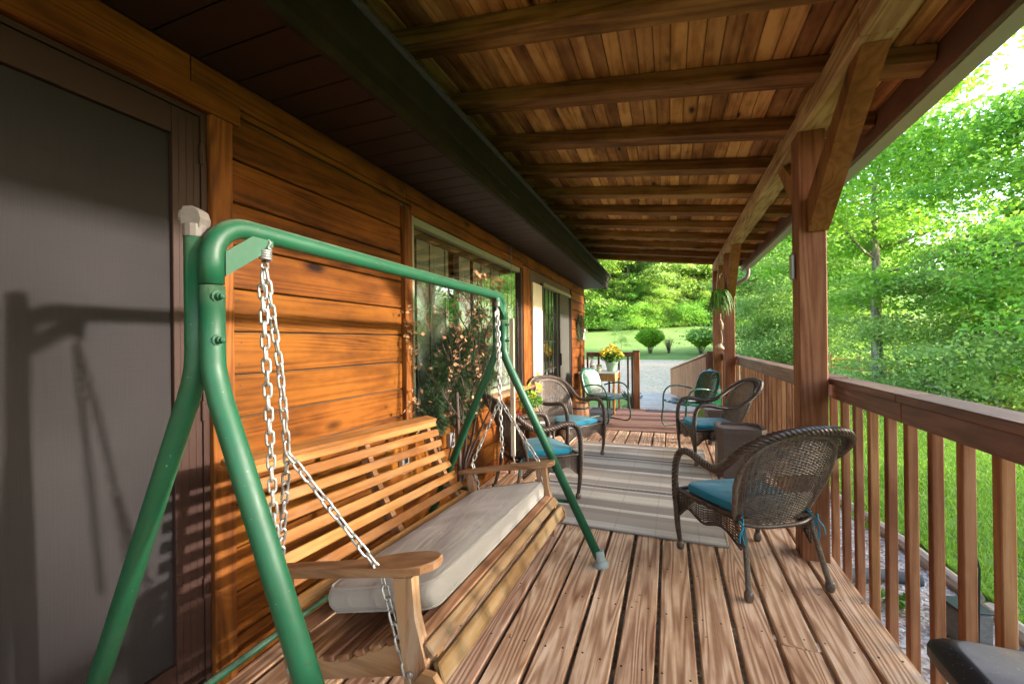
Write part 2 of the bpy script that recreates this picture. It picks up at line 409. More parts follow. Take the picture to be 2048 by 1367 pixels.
def fabric(name, col, scale=900, rough=.9, var=.05, wr=0, wdir=(1, 8, 1), wstr=.5):
    m, nt, b = newmat(name); N = NT(nt); v, rnd = objvec(N, rnd=False)
    w1 = N.noise(N.vmath('MULTIPLY', v, (scale, scale*.2, scale)), 1, 1); w2 = N.noise(N.vmath('MULTIPLY', v, (scale*.2, scale, scale)), 1, 1)
    f = N.math('ADD', w1, w2)
    big = N.noise(v, 5, 3, .6)
    f2 = N.math('MULTIPLY_ADD', f, .35, N.math('MULTIPLY', big, .5))
    N.l(N.mix(f2, tuple(c*(1-var*3) for c in col), tuple(min(1, c*(1+var*2)) for c in col)), b.inputs['Base Color'])
    b.inputs['Roughness'].default_value = rough; b.inputs['Sheen Weight'].default_value = .2; b.inputs['Specular IOR Level'].default_value = .2
    nr = N.bump(f, .25, .0008)
    if wr:
        nr = N.bump(N.noise(N.vmath('MULTIPLY', v, wdir), 6, 3, .55, .6), wstr, wr, nr)
    N.l(nr, b.inputs['Normal'])
    return m
M['linen'] = fabric('cushion_linen', (.33, .29, .25), 700, wr=.03, wdir=(2.4, .5, 1), wstr=.35)
M['teal'] = fabric('teal_cushion', (.008, .165, .24), 700, wr=.02, wdir=(1, 1, 1), wstr=.25)
def wicker_mat(name, col, dark):
    m, nt, b = newmat(name); N = NT(nt); v, rnd = objvec(N, rnd=False)
    n = N.noise(v, 38, 3, .7); n2 = N.noise(v, 160, 2, .6)
    c = N.mix(N.ramp(n, [(.35, (0, 0, 0)), (.65, (1, 1, 1))]), dark, col)
    c = N.mix(N.math('MULTIPLY', N.ramp(n2, [(.5, (0, 0, 0)), (.7, (1, 1, 1))]), .5), c, tuple(min(1, x*1.8) for x in col))
    N.l(c, b.inputs['Base Color']); b.inputs['Roughness'].default_value = .38
    return m
M['wicker'] = wicker_mat('brown_wicker', (.078, .047, .032), (.022, .013, .009))
M['wickerpale'] = wicker_mat('brown_wicker_worn', (.14, .10, .075), (.048, .031, .023))
def weavebox():
    m, nt, b = newmat('woven_resin'); N = NT(nt); v, rnd = objvec(N, rnd=False)
    br = N.n('TexBrick'); N.l(v, br.inputs['Vector'])
    sep = N.n('SeparateXYZ'); N.l(v, sep.inputs[0])
    cmb = N.n('CombineXYZ'); N.l(N.math('ADD', sep.outputs[0], sep.outputs[1]), cmb.inputs[0]); N.l(sep.outputs[2], cmb.inputs[1])
    N.l(cmb.outputs[0], br.inputs['Vector'])
    br.inputs['Color1'].default_value = (.15, .10, .085, 1); br.inputs['Color2'].default_value = (.11, .075, .06, 1); br.inputs['Mortar'].default_value = (.03, .02, .016, 1)
    br.inputs['Scale'].default_value = 1; br.inputs['Brick Width'].default_value = .024; br.inputs['Row Height'].default_value = .010; br.inputs['Mortar Size'].default_value = .0018
    N.l(br.outputs['Color'], b.inputs['Base Color']); b.inputs['Roughness'].default_value = .45
    N.l(N.bump(N.math('SUBTRACT', 1, br.outputs['Fac']), .8, .003), b.inputs['Normal'])
    return m
M['weavebox'] = weavebox()
def screen_mat(name, c0, c1):
    m, nt, b = newmat(name); N = NT(nt); v, rnd = objvec(N, rnd=False)
    sep = N.n('SeparateXYZ'); N.l(v, sep.inputs[0])
    a = N.math('SINE', N.math('MULTIPLY', sep.outputs[1], 6.283/.0016)); c = N.math('SINE', N.math('MULTIPLY', sep.outputs[2], 6.283/.0016))
    g = N.math('MAXIMUM', a, c)
    st = N.math('ADD', N.noise(N.vmath('MULTIPLY', v, (1, 260, 6)), 1, 2), N.noise(N.vmath('MULTIPLY', v, (1, 6, 260)), 1, 2))
    big = N.noise(v, 2.0, 3)
    f = N.math('ADD', N.math('MULTIPLY_ADD', g, .10, .2), N.math('MULTIPLY_ADD', st, .24, N.math('MULTIPLY_ADD', big, .4, -.14)))
    N.l(N.mix(f, c0, c1), b.inputs['Base Color']); b.inputs['Roughness'].default_value = .7; b.inputs['Specular IOR Level'].default_value = .15
    N.l(N.bump(st, .35, .001), b.inputs['Normal'])
    return m
M['screen'] = screen_mat('insect_screen', (.005, .0042, .0044), (.031, .026, .0265))
M['screen2'] = screen_mat('sliding_screen', (.025, .024, .020), (.085, .080, .070))
def glass(name):
    m = bpy.data.materials.new(name); m.use_nodes = True; nt = m.node_tree; nt.nodes.clear(); N = NT(nt)
    out = N.n('OutputMaterial'); mx = N.n('MixShader'); tr = N.n('BsdfTransparent'); gl = N.n('BsdfGlossy'); geo = N.n('NewGeometry')
    dt = N.n('VectorMath', operation='DOT_PRODUCT'); N.l(geo.outputs['Normal'], dt.inputs[0]); N.l(geo.outputs['Incoming'], dt.inputs[1])
    lwv = N.math('POWER', N.math('SUBTRACT', 1, N.math('ABSOLUTE', dt.outputs['Value'])), 4)
    gl.inputs['Roughness'].default_value = .0; tr.inputs[0].default_value = (.97, .99, .97, 1)
    f = N.math('MULTIPLY_ADD', lwv, .9, .36, clamp=True)
    N.l(f, mx.inputs[0]); N.l(tr.outputs[0], mx.inputs[1]); N.l(gl.outputs[0], mx.inputs[2]); N.l(mx.outputs[0], out.inputs[0])
    return m
M['glass'] = glass('window_glass')
M['blind'] = plain('vertical_blind', (.66, .72, .60), .8, 0, .05, 3)
def leafmat(name, c1, c2, c3, trans=.5):
    m = bpy.data.materials.new(name); m.use_nodes = True; nt = m.node_tree; nt.nodes.clear(); N = NT(nt)
    out = N.n('OutputMaterial'); geo = N.n('NewGeometry')
    tc = N.n('TexCoord')
    big = N.noise(tc.outputs['Object'], .7, 3, .6)
    f = N.math('ADD', N.math('MULTIPLY', geo.outputs['Random Per Island'], .6), N.math('MULTIPLY_ADD', big, 1.1, -.35))
    col = N.ramp(f, [(.1, c1), (.5, c2), (.95, c3)])
    oi = N.n('ObjectInfo')
    hs = N.n('HueSaturation'); N.l(col, hs.inputs['Color']); N.l(N.math('MULTIPLY_ADD', oi.outputs['Random'], .025, .4875), hs.inputs['Hue'])
    N.l(N.math('MULTIPLY_ADD', oi.outputs['Random'], -.35, 1.17), hs.inputs['Value'])
    col = hs.outputs[0]
    d = N.n('BsdfPrincipled'); N.l(col, d.inputs['Base Color']); d.inputs['Roughness'].default_value = .55; d.inputs['Specular IOR Level'].default_value = .25
    t = N.n('BsdfTranslucent'); N.l(N.mix(1.0, col, (1.0, 1.2, .6), 'MULTIPLY'), t.inputs[0])
    mx = N.n('MixShader'); mx.inputs[0].default_value = trans
    N.l(d.outputs[0], mx.inputs[1]); N.l(t.outputs[0], mx.inputs[2]); N.l(mx.outputs[0], out.inputs[0])
    return m
M['leaf_lime'] = leafmat('spring_leaf', (.15, .27, .05), (.26, .38, .08), (.37, .47, .13))
M['leaf_green'] = leafmat('maple_leaf', (.10, .24, .035), (.19, .37, .06), (.32, .48, .10))
M['leaf_pale'] = leafmat('pale_leaf', (.19, .30, .09), (.30, .42, .14), (.43, .52, .22))
M['leaf_dark'] = leafmat('shrub_leaf', (.04, .12, .015), (.09, .21, .025), (.16, .29, .04))
M['fern'] = leafmat('fern_leaf', (.03, .085, .015), (.06, .14, .025), (.10, .19, .04), .3)
M['leaf_plant'] = leafmat('plant_leaf', (.04, .12, .02), (.09, .22, .03), (.2, .32, .08), .3)
M['needle'] = leafmat('pine_needle', (.018, .042, .014), (.045, .085, .030), (.13, .17, .09), .15)
M['grassblade'] = leafmat('grass_blade', (.13, .25, .03), (.21, .36, .05), (.30, .45, .09), .35)
def ground_mat():
    m, nt, b = newmat('lawn_grass'); N = NT(nt)
    geo = N.n('NewGeometry'); v = geo.outputs['Position']
    n1 = N.noise(v, .35, 4, .6); n2 = N.noise(v, 3.5, 5, .7); n3 = N.noise(N.vmath('MULTIPLY', v, (1, .5, 1)), 45, 3, .7)
    f = N.math('ADD', N.math('MULTIPLY', n1, .5), N.math('ADD', N.math('MULTIPLY', n2, .35), N.math('MULTIPLY', n3, .45)))
    c = N.ramp(f, [(.42, (.085, .155, .028)), (.62, (.145, .225, .05)), (.85, (.22, .29, .10))])
    brown = N.ramp(N.noise(v, 1.7, 5, .75), [(.62, (0, 0, 0)), (.75, (1, 1, 1))])
    c = N.mix(N.math('MULTIPLY', brown, .5), c, (.24, .22, .11))
    # patches of fallen blossom and moss near the house are left to geometry
    N.l(c, b.inputs['Base Color']); b.inputs['Roughness'].default_value = .9; b.inputs['Specular IOR Level'].default_value = .1
    N.l(N.bump(n3, .8, .03), b.inputs['Normal'])
    return m
M['ground'] = ground_mat()
def gravel_mat(name, a, b_, c_, sc):
    m, nt, b = newmat(name); N = NT(nt); geo = N.n('NewGeometry'); v = geo.outputs['Position']
    vo = N.n('TexVoronoi'); N.l(v, vo.inputs['Vector']); vo.inputs['Scale'].default_value = sc
    sp = N.n('SeparateColor'); N.l(vo.outputs['Color'], sp.inputs[0])
    c = N.ramp(N.math('ADD', N.math('MULTIPLY', sp.outputs[0], .7), N.math('MULTIPLY', N.noise(v, .8, 4, .6), .4)), [(.2, a), (.5, b_), (.9, c_)])
    N.l(c, b.inputs['Base Color']); b.inputs['Roughness'].default_value = .9
    N.l(N.bump(vo.outputs['Distance'], -.7, .02), b.inputs['Normal'])
    return m
M['drive'] = gravel_mat('driveway_gravel', (.33, .235, .15), (.47, .345, .225), (.60, .455, .31), 18)
M['bed'] = gravel_mat('bed_mulch', (.12, .08, .06), (.28, .21, .17), (.45, .38, .33), 40)
M['shade_soil'] = plain('bare_soil', (.10, .075, .05), .95, 0, .2, 3)
RUGOFF = .0
def rug_mat():
    m, nt, b = newmat('woven_rug'); N = NT(nt); v, rnd = objvec(N, rnd=False)
    sep = N.n('SeparateXYZ'); N.l(v, sep.inputs[0]); x, y = sep.outputs[0], sep.outputs[1]
    # bands across the rug (they run along x, stacked in y)
    per = 1.0
    t = N.math('FRACT', N.math('DIVIDE', N.math('ADD', y, 10*per+RUGOFF), per))
    base = N.ramp(t, [(0, (.28, .235, .20)), (.08, (.56, .50, .43)), (.13, (.26, .22, .19)), (.27, (.44, .39, .33)), (.33, (.56, .51, .44)), (.45, (.31, .26, .23)), (.55, (.49, .43, .37)), (.64, (.29, .245, .21)), (.76, (.52, .46, .40)), (.86, (.34, .29, .25))], 'CONSTANT')
    # chain band: dark diamonds
    px = N.math('FRACT', N.math('DIVIDE', N.math('ADD', x, 10), .062))
    dx = N.math('ABSOLUTE', N.math('SUBTRACT', px, .5))
    dy = N.math('ABSOLUTE', N.math('MULTIPLY', N.math('SUBTRACT', t, .59), 34))
    d = N.math('ADD', dx, N.math('MULTIPLY', dy, .55))
    dia = N.math('MULTIPLY', N.math('COMPARE', d, .42, .14), N.math('LESS_THAN', dy, .85))
    col = N.mix(N.math('LESS_THAN', dy, .95), base, (.16, .15, .16)); col = N.mix(dia, col, (.045, .045, .06))
    # short upright hatch in some bands
    hat = N.math('GREATER_THAN', N.math('FRACT', N.math('DIVIDE', N.math('ADD', x, 10), .016)), .55)
    wob = N.noise(N.vmath('MULTIPLY', v, (60, 14, 1)), 1, 1)
    inb = N.math('MULTIPLY', N.math('GREATER_THAN', t, .16), N.math('LESS_THAN', t, .29))
    inb2 = N.math('MULTIPLY', N.math('GREATER_THAN', t, .66), N.math('LESS_THAN', t, .77))
    col = N.mix(N.math('MULTIPLY', N.math('MULTIPLY', hat, N.math('GREATER_THAN', wob, .45)), N.math('MULTIPLY', N.math('ADD', inb, inb2), .5)), col, (.24, .21, .19))
    # chevrons
    chx = N.math('ABSOLUTE', N.math('SUBTRACT', N.math('FRACT', N.math('DIVIDE', N.math('ADD', x, 10), .08)), .5))
    chv = N.math('GREATER_THAN', N.math('FRACT', N.math('ADD', N.math('MULTIPLY', chx, 2.4), N.math('MULTIPLY', t, 45))), .6)
    inc = N.math('MULTIPLY', N.math('GREATER_THAN', t, .36), N.math('LESS_THAN', t, .50))
    col = N.mix(N.math('MULTIPLY', N.math('MULTIPLY', chv, inc), .5), col, (.27, .24, .21))
    # wavy pale cords
    wv = N.math('SINE', N.math('MULTIPLY', x, 6.283/.035))
    for c0 in (.12, .32, .54, .80):
        dd = N.math('ABSOLUTE', N.math('SUBTRACT', N.math('SUBTRACT', t, c0), N.math('MULTIPLY', wv, .005)))
        col = N.mix(N.math('LESS_THAN', dd, .006), col, (.60, .57, .52))
    nz = N.noise(v, 420, 3, .7); nb = N.noise(v, 3, 3)
    col = N.mix(N.math('MULTIPLY', nz, .3), col, (.28, .25, .22))
    # fold marks
    fx = N.math('ABSOLUTE', N.math('SUBTRACT', N.math('FRACT', N.math('DIVIDE', N.math('ADD', x, 10.1), .27)), .5))
    col = N.mix(N.math('MULTIPLY', N.math('LESS_THAN', fx, .02), .25), col, (.2, .18, .16))
    N.l(col, b.inputs['Base Color']); b.inputs['Roughness'].default_value = .95; b.inputs['Specular IOR Level'].default_value = .1
    N.l(N.bump(N.math('ADD', nz, N.math('MULTIPLY', nb, .5)), .5, .003), b.inputs['Normal'])
    return m
M['rug'] = rug_mat()
M['brownmat'] = plain('brown_carpet', (.29, .155, .115), .95, 0, .12, 90, .6, 500, spec=.1)

# ================================================================== SETTING
def gz(x, y):
    if y < 15.5: z = -.56
    elif y < 29: z = -.56+(y-15.5)*(.62/13.5)
    elif y < 62: z = .06+(y-29)*.105
    else: z = 3.525+(y-62)*.16
    if x > 3: z -= .1*(x-3) if x < 22 else 1.9
    return z
xs = [-90, -60, -40, -28, -20, -14, -8, -4, -1.7, .9, 1.3, 2, 3]+[4, 5, 6, 7, 8, 10, 12, 15, 18, 22, 30, 45, 70, 110]
ys = [-40, -20, -10, -5, -2, 0, 1, 2, 3, 4, 5, 6, 8, 10, 12, 15.5, 20, 25, 29, 33, 38, 45, 52, 62, 75, 90, 120, 180]
g = MB(); g.add([(x, y, gz(x, y)) for y in ys for x in xs], [(j*len(xs)+i, j*len(xs)+i+1, (j+1)*len(xs)+i+1, (j+1)*len(xs)+i) for j in range(len(ys)-1) for i in range(len(xs)-1)])
g.build('ground', M['ground'], kind='structure')
d = MB(); V = [(3, 15.5), (3, 28.2), (1.5, 28.8), (-2, 29), (-9, 28.6), (-20, 27.5), (-20, 12.0), (-4, 12.0), (-3, 14.8), (-.7, 15.45)]
d.add([(x, y, gz(x, y)+.008) for x, y in V], [tuple(range(len(V)))])
d.build('driveway', M['drive'], kind='structure')
# planting bed beside the porch
bd = MB(); V = [(-1.7, -3), (1.62, -3), (1.95, 0), (2.02, 3.2), (1.86, 5), (1.62, 6.6), (1.2, 9), (.95, 12), (.7, 15.2), (-.8, 15.2), (-1.7, 8)]
bd.add([(x, y, -.556) for x, y in V], [tuple(range(len(V)))])
bd.build('planting_bed', M['bed'], kind='structure')

# ------------------------------------------------------------------ house
house = empty('wooden_house', (-1.63, 4, -.56), label='wooden house with orange stained board siding, picture window and brown doors along the porch', cat='house')
HO = Vector((-1.63, 4, -.56))
def hb(name, x0, x1, y0, y1, z0, z1, mat, parent=None, bev=.002, off=HO, **k):
    c = Vector(((x0+x1)/2, (y0+y1)/2, (z0+z1)/2))
    return board(name, (abs(x1-x0), abs(y1-y0), abs(z1-z0)), mat, c-off, parent or house, bev, **k)
def wallbox(y0, y1, z0, z1): MBw.box(-1.80-HO.x, -1.652-HO.x, y0-HO.y, y1-HO.y, z0-HO.z, z1-HO.z)
MBw = MB()
wallbox(-3, .10, -.56, 2.60); wallbox(1.085, 2.42, -.56, 2.60); wallbox(.10, 1.085, -.56, .02); wallbox(.10, 1.085, 2.19, 2.60)
wallbox(2.42, 4.62, -.56, .79); wallbox(2.42, 4.62, 2.16, 2.60); wallbox(4.62, 5.52, -.56, 2.60)
wallbox(5.52, 7.27, -.56, .03); wallbox(5.52, 7.27, 2.10, 2.60); wallbox(7.27, 8.41, -.56, 2.60)
MBw.box(-5-HO.x, -1.66-HO.x, 8.28-HO.y, 8.41-HO.y, 0, 3.1)
MBw.box(-5-HO.x, -1.66-HO.x, -3-HO.y, -2.9-HO.y, 0, 3.1)
MBw.build('wall', M['interior'], house)
room = MB(); room.box(-4.6-HO.x, -4.5-HO.x, -2.8-HO.y, 8.2-HO.y, .5, 3.05)
for a, b_ in ((-2.85, -2.8), (1.9, 2.0), (5.1, 5.2)): room.box(-4.5-HO.x, -1.82-HO.x, a-HO.y, b_-HO.y, .5, 3.05)
room.box(-4.5-HO.x, -1.82-HO.x, -2.8-HO.y, 8.2-HO.y, .45, .5); room.box(-4.5-HO.x, -1.82-HO.x, -2.8-HO.y, 8.2-HO.y, 3.06, 3.1)
room.build('interior_wall', M['interior'], house)
SZ = [1.181+.1735*k for k in range(-7, 7)]
def siding(y0, y1, z0=-.05, z1=2.23, lap=False, cuts=()):
    ed = [y0]+list(cuts)+[y1]
    for a, b_ in zip(SZ[:-1], SZ[1:]):
        if b_ <= z0+.03 or a >= z1-.02: continue
        aa, bb = max(a, z0), min(b_, z1)
        for p, q in zip(ed[:-1], ed[1:]):
            o = hb('siding_board', -1.652, -1.63, p+.001, q-.001, aa+.0035, bb-.0035, M['siding'], bev=.004)
            if lap: o.rotation_euler = (0, R(-5), 0); o.location.x += .012
siding(-3, .02, cuts=(-1.4,)); siding(1.17, 2.30); siding(2.30, 4.76, z1=.768, cuts=(3.55,)); siding(4.90, 5.50, z1=2.05); siding(7.32, 8.41, lap=True)
for a, b_ in ((-3, 1.02), (1.024, 2.36), (2.364, 4.9), (4.904, 8.41)):
    hb('frieze_board', -1.652, -1.626, a, b_, 2.262, 2.362, M['siding'], bev=.003)
hb('frieze_board', -1.650, -1.6285, -3, 8.41, 2.232, 2.258, M['siding'])
hb('corner_board', -1.652, -1.612, 8.412, 8.455, -.2, 2.362, M['siding_v'])
nl_ = MB()
for a, b_ in zip(SZ[:-1], SZ[1:]):
    for y in (1.20, 2.275, 2.33, 3.53, 3.57, 4.73, 7.36, 8.37):
        if 2.3 < y < 4.76 and a > .7: continue
        for f in (.25, .75):
            z = a+(b_-a)*f; y2 = y+random.uniform(-.008, .008)
            nl_.add([(-1.6295-HO.x+(.012 if y > 7 else 0), y2+.0035*math.cos(k*1.047)-HO.y, z+.0035*math.sin(k*1.047)-HO.z) for k in range(6)], [(0, 1, 2, 3, 4, 5)])
nl_.build('nail_heads', M['darkmetal'], house, kind='stuff')
# first door with insect screen
sd = empty('screen_door', Vector((-1.63, .1, .03))-HO, parent=house)
DO = Vector((-1.63, .1, .03))
def db(name, *a, **k): return hb(name, *a, parent=sd, off=DO, **k)
hb('door_trim', -1.652, -1.613, 1.083, 1.168, -.03, 2.178, M['siding_v'], bev=.004)
hb('door_trim', -1.652, -1.613, .012, .097, -.03, 2.178, M['siding_v'], bev=.004)
hb('door_head_trim', -1.652, -1.611, -.02, 1.20, 2.181, 2.262, M['siding'], bev=.004)
db('door_stile', -1.668, -1.640, .965, 1.058, .06, 2.155, M['brownframe'])
db('door_stile', -1.668, -1.640, .122, .215, .06, 2.155, M['brownframe'])
db('door_rail', -1.668, -1.640, .2165, .9635, 2.055, 2.155, M['brownframe'])
db('door_rail', -1.668, -1.640, .2165, .9635, .06, .175, M['brownframe'])
mm = MB()
for y in (1.058, .098): mm.box(-.052, -.004, y-.1+.001, y-.1+.022, .0, 2.145)
for q in (.985, 1.01, 1.035): mm.box(-.0097, -.0085, q-.1, q-.1+.003, .05, 2.1)
mm.box(-.052, -.006, .0, .98, 2.128, 2.146)
mm.build('door_jamb', M['brownframe'], sd)
for z in (1.98, 1.02, .36): db('hinge', -1.640, -1.628, 1.052, 1.066, z, z+.075, M['brownframe'])
db('insect_screen', -1.6595, -1.6575, .2155, .9645, .176, 2.054, M['screen'], bev=0)
# picture window
wd = empty('picture_window', Vector((-1.63, 3.52, .80))-HO, parent=house); WO = Vector((-1.63, 3.52, .80))
def wb(name, *a, **k): return hb(name, *a, parent=wd, off=WO, **k)
hb('window_trim', -1.652, -1.600, 2.303, 2.385, .79, 2.20, M['siding_v'], bev=.004)
hb('window_trim', -1.652, -1.600, 4.66, 4.80, .79, 2.20, M['siding_v'], bev=.004)
hb('window_trim', -1.652, -1.600, 4.802, 4.898, .0, 2.20, M['siding_v'], bev=.004)
hb('window_head_trim', -1.652, -1.604, 2.387, 4.658, 2.165, 2.228, M['siding'], bev=.004)
wb('window_frame', -1.68, -1.612, 2.387, 2.425, .80, 2.163, M['vinyl'])
wb('window_frame', -1.68, -1.612, 4.60, 4.658, .80, 2.163, M['brownframe'])
wb('window_frame', -1.68, -1.622, 2.427, 4.598, 2.112, 2.163, M['vinyl'])
wb('window_frame', -1.68, -1.622, 2.427, 4.598, .80, .835, M['vinyl'])
wb('pane', -1.652, -1.648, 2.427, 4.598, .837, 2.11, M['glass'], bev=0)
wb('window_sill', -1.652, -1.50, 2.36, 4.78, .765, .797, M['bench_x'], bev=.006)
hb('pale_wall_panel', -1.628, -1.604, 5.04, 5.44, .35, 2.06, M['pale_panel'])
yy = 2.45; i = 0
while yy < 4.58:
    w_ = .088
    a = R(4+12*math.sin(i*2.1)) if i not in (0, 9) else R(55)
    if not (i in (1, 8, 13)):
        wb('blind_slat', -1.711, -1.709, yy, yy+w_, .84, 2.06, M['blind'], bev=0).rotation_euler = (0, 0, a)
    yy += .078; i += 1
wb('blind_headrail', -1.73, -1.69, 2.43, 4.6, 2.062, 2.11, M['vinyl'])
# sliding door
sl_ = empty('sliding_door', Vector((-1.63, 6.4, .04))-HO, parent=house); SO = Vector((-1.63, 6.4, .04))
def sb(name, *a, **k): return hb(name, *a, parent=sl_, off=SO, **k)
sb('door_frame', -1.68, -1.618, 5.50, 5.55, .03, 2.10, M['brownframe'])
sb('door_frame', -1.68, -1.612, 7.255, 7.315, .03, 2.10, M['brownframe'])
sb('door_frame', -1.68, -1.612, 5.552, 7.253, 2.07, 2.12, M['vinyl'])
sb('door_frame', -1.68, -1.612, 5.552, 7.253, .03, .07, M['brownframe'])
sb('pane', -1.672, -1.668, 5.60, 6.35, .072, 2.068, M['glass'], bev=0)
sb('door_stile', -1.676, -1.648, 5.552, 5.60, .072, 2.068, M['brownframe'])
sb('door_stile', -1.676, -1.640, 6.352, 6.47, .072, 2.068, M['darkmetal'])
sb('door_stile', -1.650, -1.626, 6.472, 6.53, .072, 2.068, M['brownframe'])
sb('door_stile', -1.650, -1.626, 7.195, 7.253, .072, 2.068, M['brownframe'])
sb('insect_screen', -1.640, -1.638, 6.532, 7.193, .072, 2.068, M['screen2'], bev=0)
sb('door_handle', -1.626, -1.60, 6.485, 6.515, .93, 1.12, M['darkmetal'], bev=.006)
for y in (5.78, 5.97, 6.16): sb('glazing_bar', -1.668, -1.660, y, y+.014, .072, 2.068, M['brownframe'])
for z in (.5, .9, 1.3, 1.7): sb('glazing_bar', -1.6595, -1.655, 5.602, 6.35, z, z+.014, M['brownframe'])
# soffit panels and fascia of the house roof
y = -3.0
while y < 8.5:
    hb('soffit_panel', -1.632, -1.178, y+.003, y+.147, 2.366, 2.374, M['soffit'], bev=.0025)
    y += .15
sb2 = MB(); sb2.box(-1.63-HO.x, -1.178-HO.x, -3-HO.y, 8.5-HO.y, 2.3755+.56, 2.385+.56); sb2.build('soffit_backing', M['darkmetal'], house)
for a, b_ in ((-3, .4), (.402, 4.1), (4.102, 8.58)):
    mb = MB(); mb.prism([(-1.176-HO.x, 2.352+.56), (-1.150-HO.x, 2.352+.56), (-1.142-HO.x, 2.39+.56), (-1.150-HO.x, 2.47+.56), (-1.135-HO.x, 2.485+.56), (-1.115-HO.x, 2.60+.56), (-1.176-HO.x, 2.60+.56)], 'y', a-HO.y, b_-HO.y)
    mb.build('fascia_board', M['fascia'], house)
rf = MB()
rf.prism([(-1.09-HO.x, 2.602+.56), (-1.09-HO.x, 2.618+.56), (-1.9-HO.x, 2.80+.56), (-5-HO.x, 3.7+.56), (-5-HO.x, 3.6+.56), (-1.9-HO.x, 2.78+.56)], 'y', -3-HO.y, 8.60-HO.y)
rf.box(-1.98-HO.x, -1.93-HO.x, -3-HO.y, 8.4-HO.y, 2.7+.56, 3.25+.56)  # upright strip added out of view to stop light leaking between the roofs
rf.build('roof', M['shingle'], house)

# ------------------------------------------------------------------ porch floor
deck = empty('porch_deck', (-.35, 2.9, -.04), label='weathered brown plank porch deck with wide gaps between its boards', cat='deck')
DK = Vector((-.35, 2.9, -.04))
cuts_by = {3: (2.08, 6.9), -2: (5.2,), -6: (3.4,), 0: (6.2,), 5: (-.2, 7.1), 2: (-1.0, 5.9), 4: (1.0, 4.4)}
for k in range(-10, 6):
    x0 = -.064+.162*k+.0095; x1 = -.064+.162*(k+1)-.0095
    if k == -10: x0 = -1.625
    ed = [-3]+list(cuts_by.get(k, ()))+[8.44]
    for p, q in zip(ed[:-1], ed[1:]):
        o = board('deck_board', (x1-x0, q-p-.006, .036), M['deck'], Vector(((x0+x1)/2+random.uniform(-.0015, .0015), (p+q)/2, -.018+random.uniform(-.0015, .001)))-DK, deck, .005)
        o.rotation_euler = (0, R(random.uniform(-.35, .35)), R(random.uniform(-.02, .02)))
for k in range(-14, 15):
    y = 2.53+.40*k
    if y > 8.3: break
    board('joist', (2.5, .04, .19), M['deck_x'], Vector((-.37, y, -.137))-DK, deck, .002)
board('rim_board', (.034, 11.4, .19), M['deck'], Vector((.883, 2.72, -.137))-DK, deck, .003)
# nails: small heads in pairs over the joists
nm = MB()
for k in range(-10, 6):
    for j in range(-4, 15):
        y = 2.53+.40*j
        for dx in (.03, .115):
            x = -.064+.162*k+dx+random.uniform(-.01, .01)
            if x < -1.6: continue
            yq = y+random.uniform(-.012, .012)
            nm.lathe([(.0045, 0), (.0045, .0012), (.003, .0018)], 6, (x-DK.x, yq-DK.y))
for i, v in enumerate(nm.v): nm.v[i] = (v[0], v[1], v[2]+.0399)
nm.build('nail_heads', M['darkmetal'], deck, kind='stuff')

lf = MB(); rl = random.Random(77)
for _ in range(150):
    x = rl.uniform(-1.5, .85); y = rl.uniform(.4, 8.0); s_ = rl.uniform(.004, .013); a = rl.uniform(0, 6.28); z = .0015+rl.uniform(0, .004)
    if -1.13 < x < .36 and 2.9 < y < 5.45: z += .012
    c, q = math.cos(a)*s_, math.sin(a)*s_
    lf.add([(x-c, y-q, z), (x+q*.5, y-c*.5, z+s_*.3), (x+c, y+q, z), (x-q*.5, y+c*.5, z+s_*.25)], [(0, 1, 2, 3)])
lf.build('leaf_litter', M['blossom'], None, label='tiny dry leaf scraps and petals scattered over the porch deck', cat='litter', kind='stuff')
# ------------------------------------------------------------------ porch roof
SLP = .127; TH = math.atan(SLP)
roof = empty('porch_roof', (.8, 2.9, 2.6), label='low sloping porch roof with dark board ceiling on heavy rafters', cat='roof')
RO = Vector((.8, 2.9, 2.6))
zb = lambda x: 2.658+SLP*(.735-x)          # underside of the rafters
x0, x1 = -1.9, 1.195
for k in range(-8, 10):
    y = 2.55+.63*k+.07
    xm = (x0+x1)/2
    o = board('rafter', ((x1-x0)/math.cos(TH), .14, .088), M['rafter'], Vector((xm, y, zb(xm)+.044))-RO, roof, .005)
    o.rotation_euler = (0, TH, 0)
x = -1.9; W = .0835; k = 0
while x < 1.19:
    ed = [-3, 2.62+.63*random.choice((-3, 2, 3, 4, 5)), 8.40]
    for p, q in zip(ed[:-1], ed[1:]):
        o = board('ceiling_board', (W-.003, q-p-.002, .018), M['ceil'], Vector((x+W/2, (p+q)/2, zb(x+W/2)+.0985+random.uniform(-.0008, .0008)))-RO, roof, .0045)
        o.rotation_euler = (0, TH, 0)
    x += W; k += 1
cov = MB(); cov.prism([(-2.0, zb(-2.0)+.115), (1.26, zb(1.26)+.115), (1.26, zb(1.26)+.14), (-2.0, zb(-2.0)+.14)], 'y', -3.05, 8.46)  # unseen slab over the ceiling boards, put in to block light
for i, v in enumerate(cov.v): cov.v[i] = tuple(Vector(v)-RO)
cov.build('roof_covering', M['shingle'], roof)
bq = board('eave_board', (.028, 11.4, .20), M['fascia2'], Vector((1.212, 2.72, 2.625))-RO, roof, .003)
for a, b_ in ((-3, 2.1), (2.102, 8.36)):
    board('beam', (.145, b_-a, .13), M['beam'], Vector((.8075, (a+b_)/2, 2.592))-RO, roof, .006)
gt = MB(); gt.prism([(1.228, 2.625), (1.228, 2.522), (1.318, 2.522), (1.352, 2.56), (1.345, 2.60), (1.362, 2.625), (1.355, 2.625), (1.338, 2.602), (1.345, 2.563), (1.314, 2.53), (1.236, 2.53), (1.236, 2.625)], 'y', -3, 8.42)
for i, v in enumerate(gt.v): gt.v[i] = tuple(Vector(v)-RO)
gt.build('gutter', M['gutter'], roof)
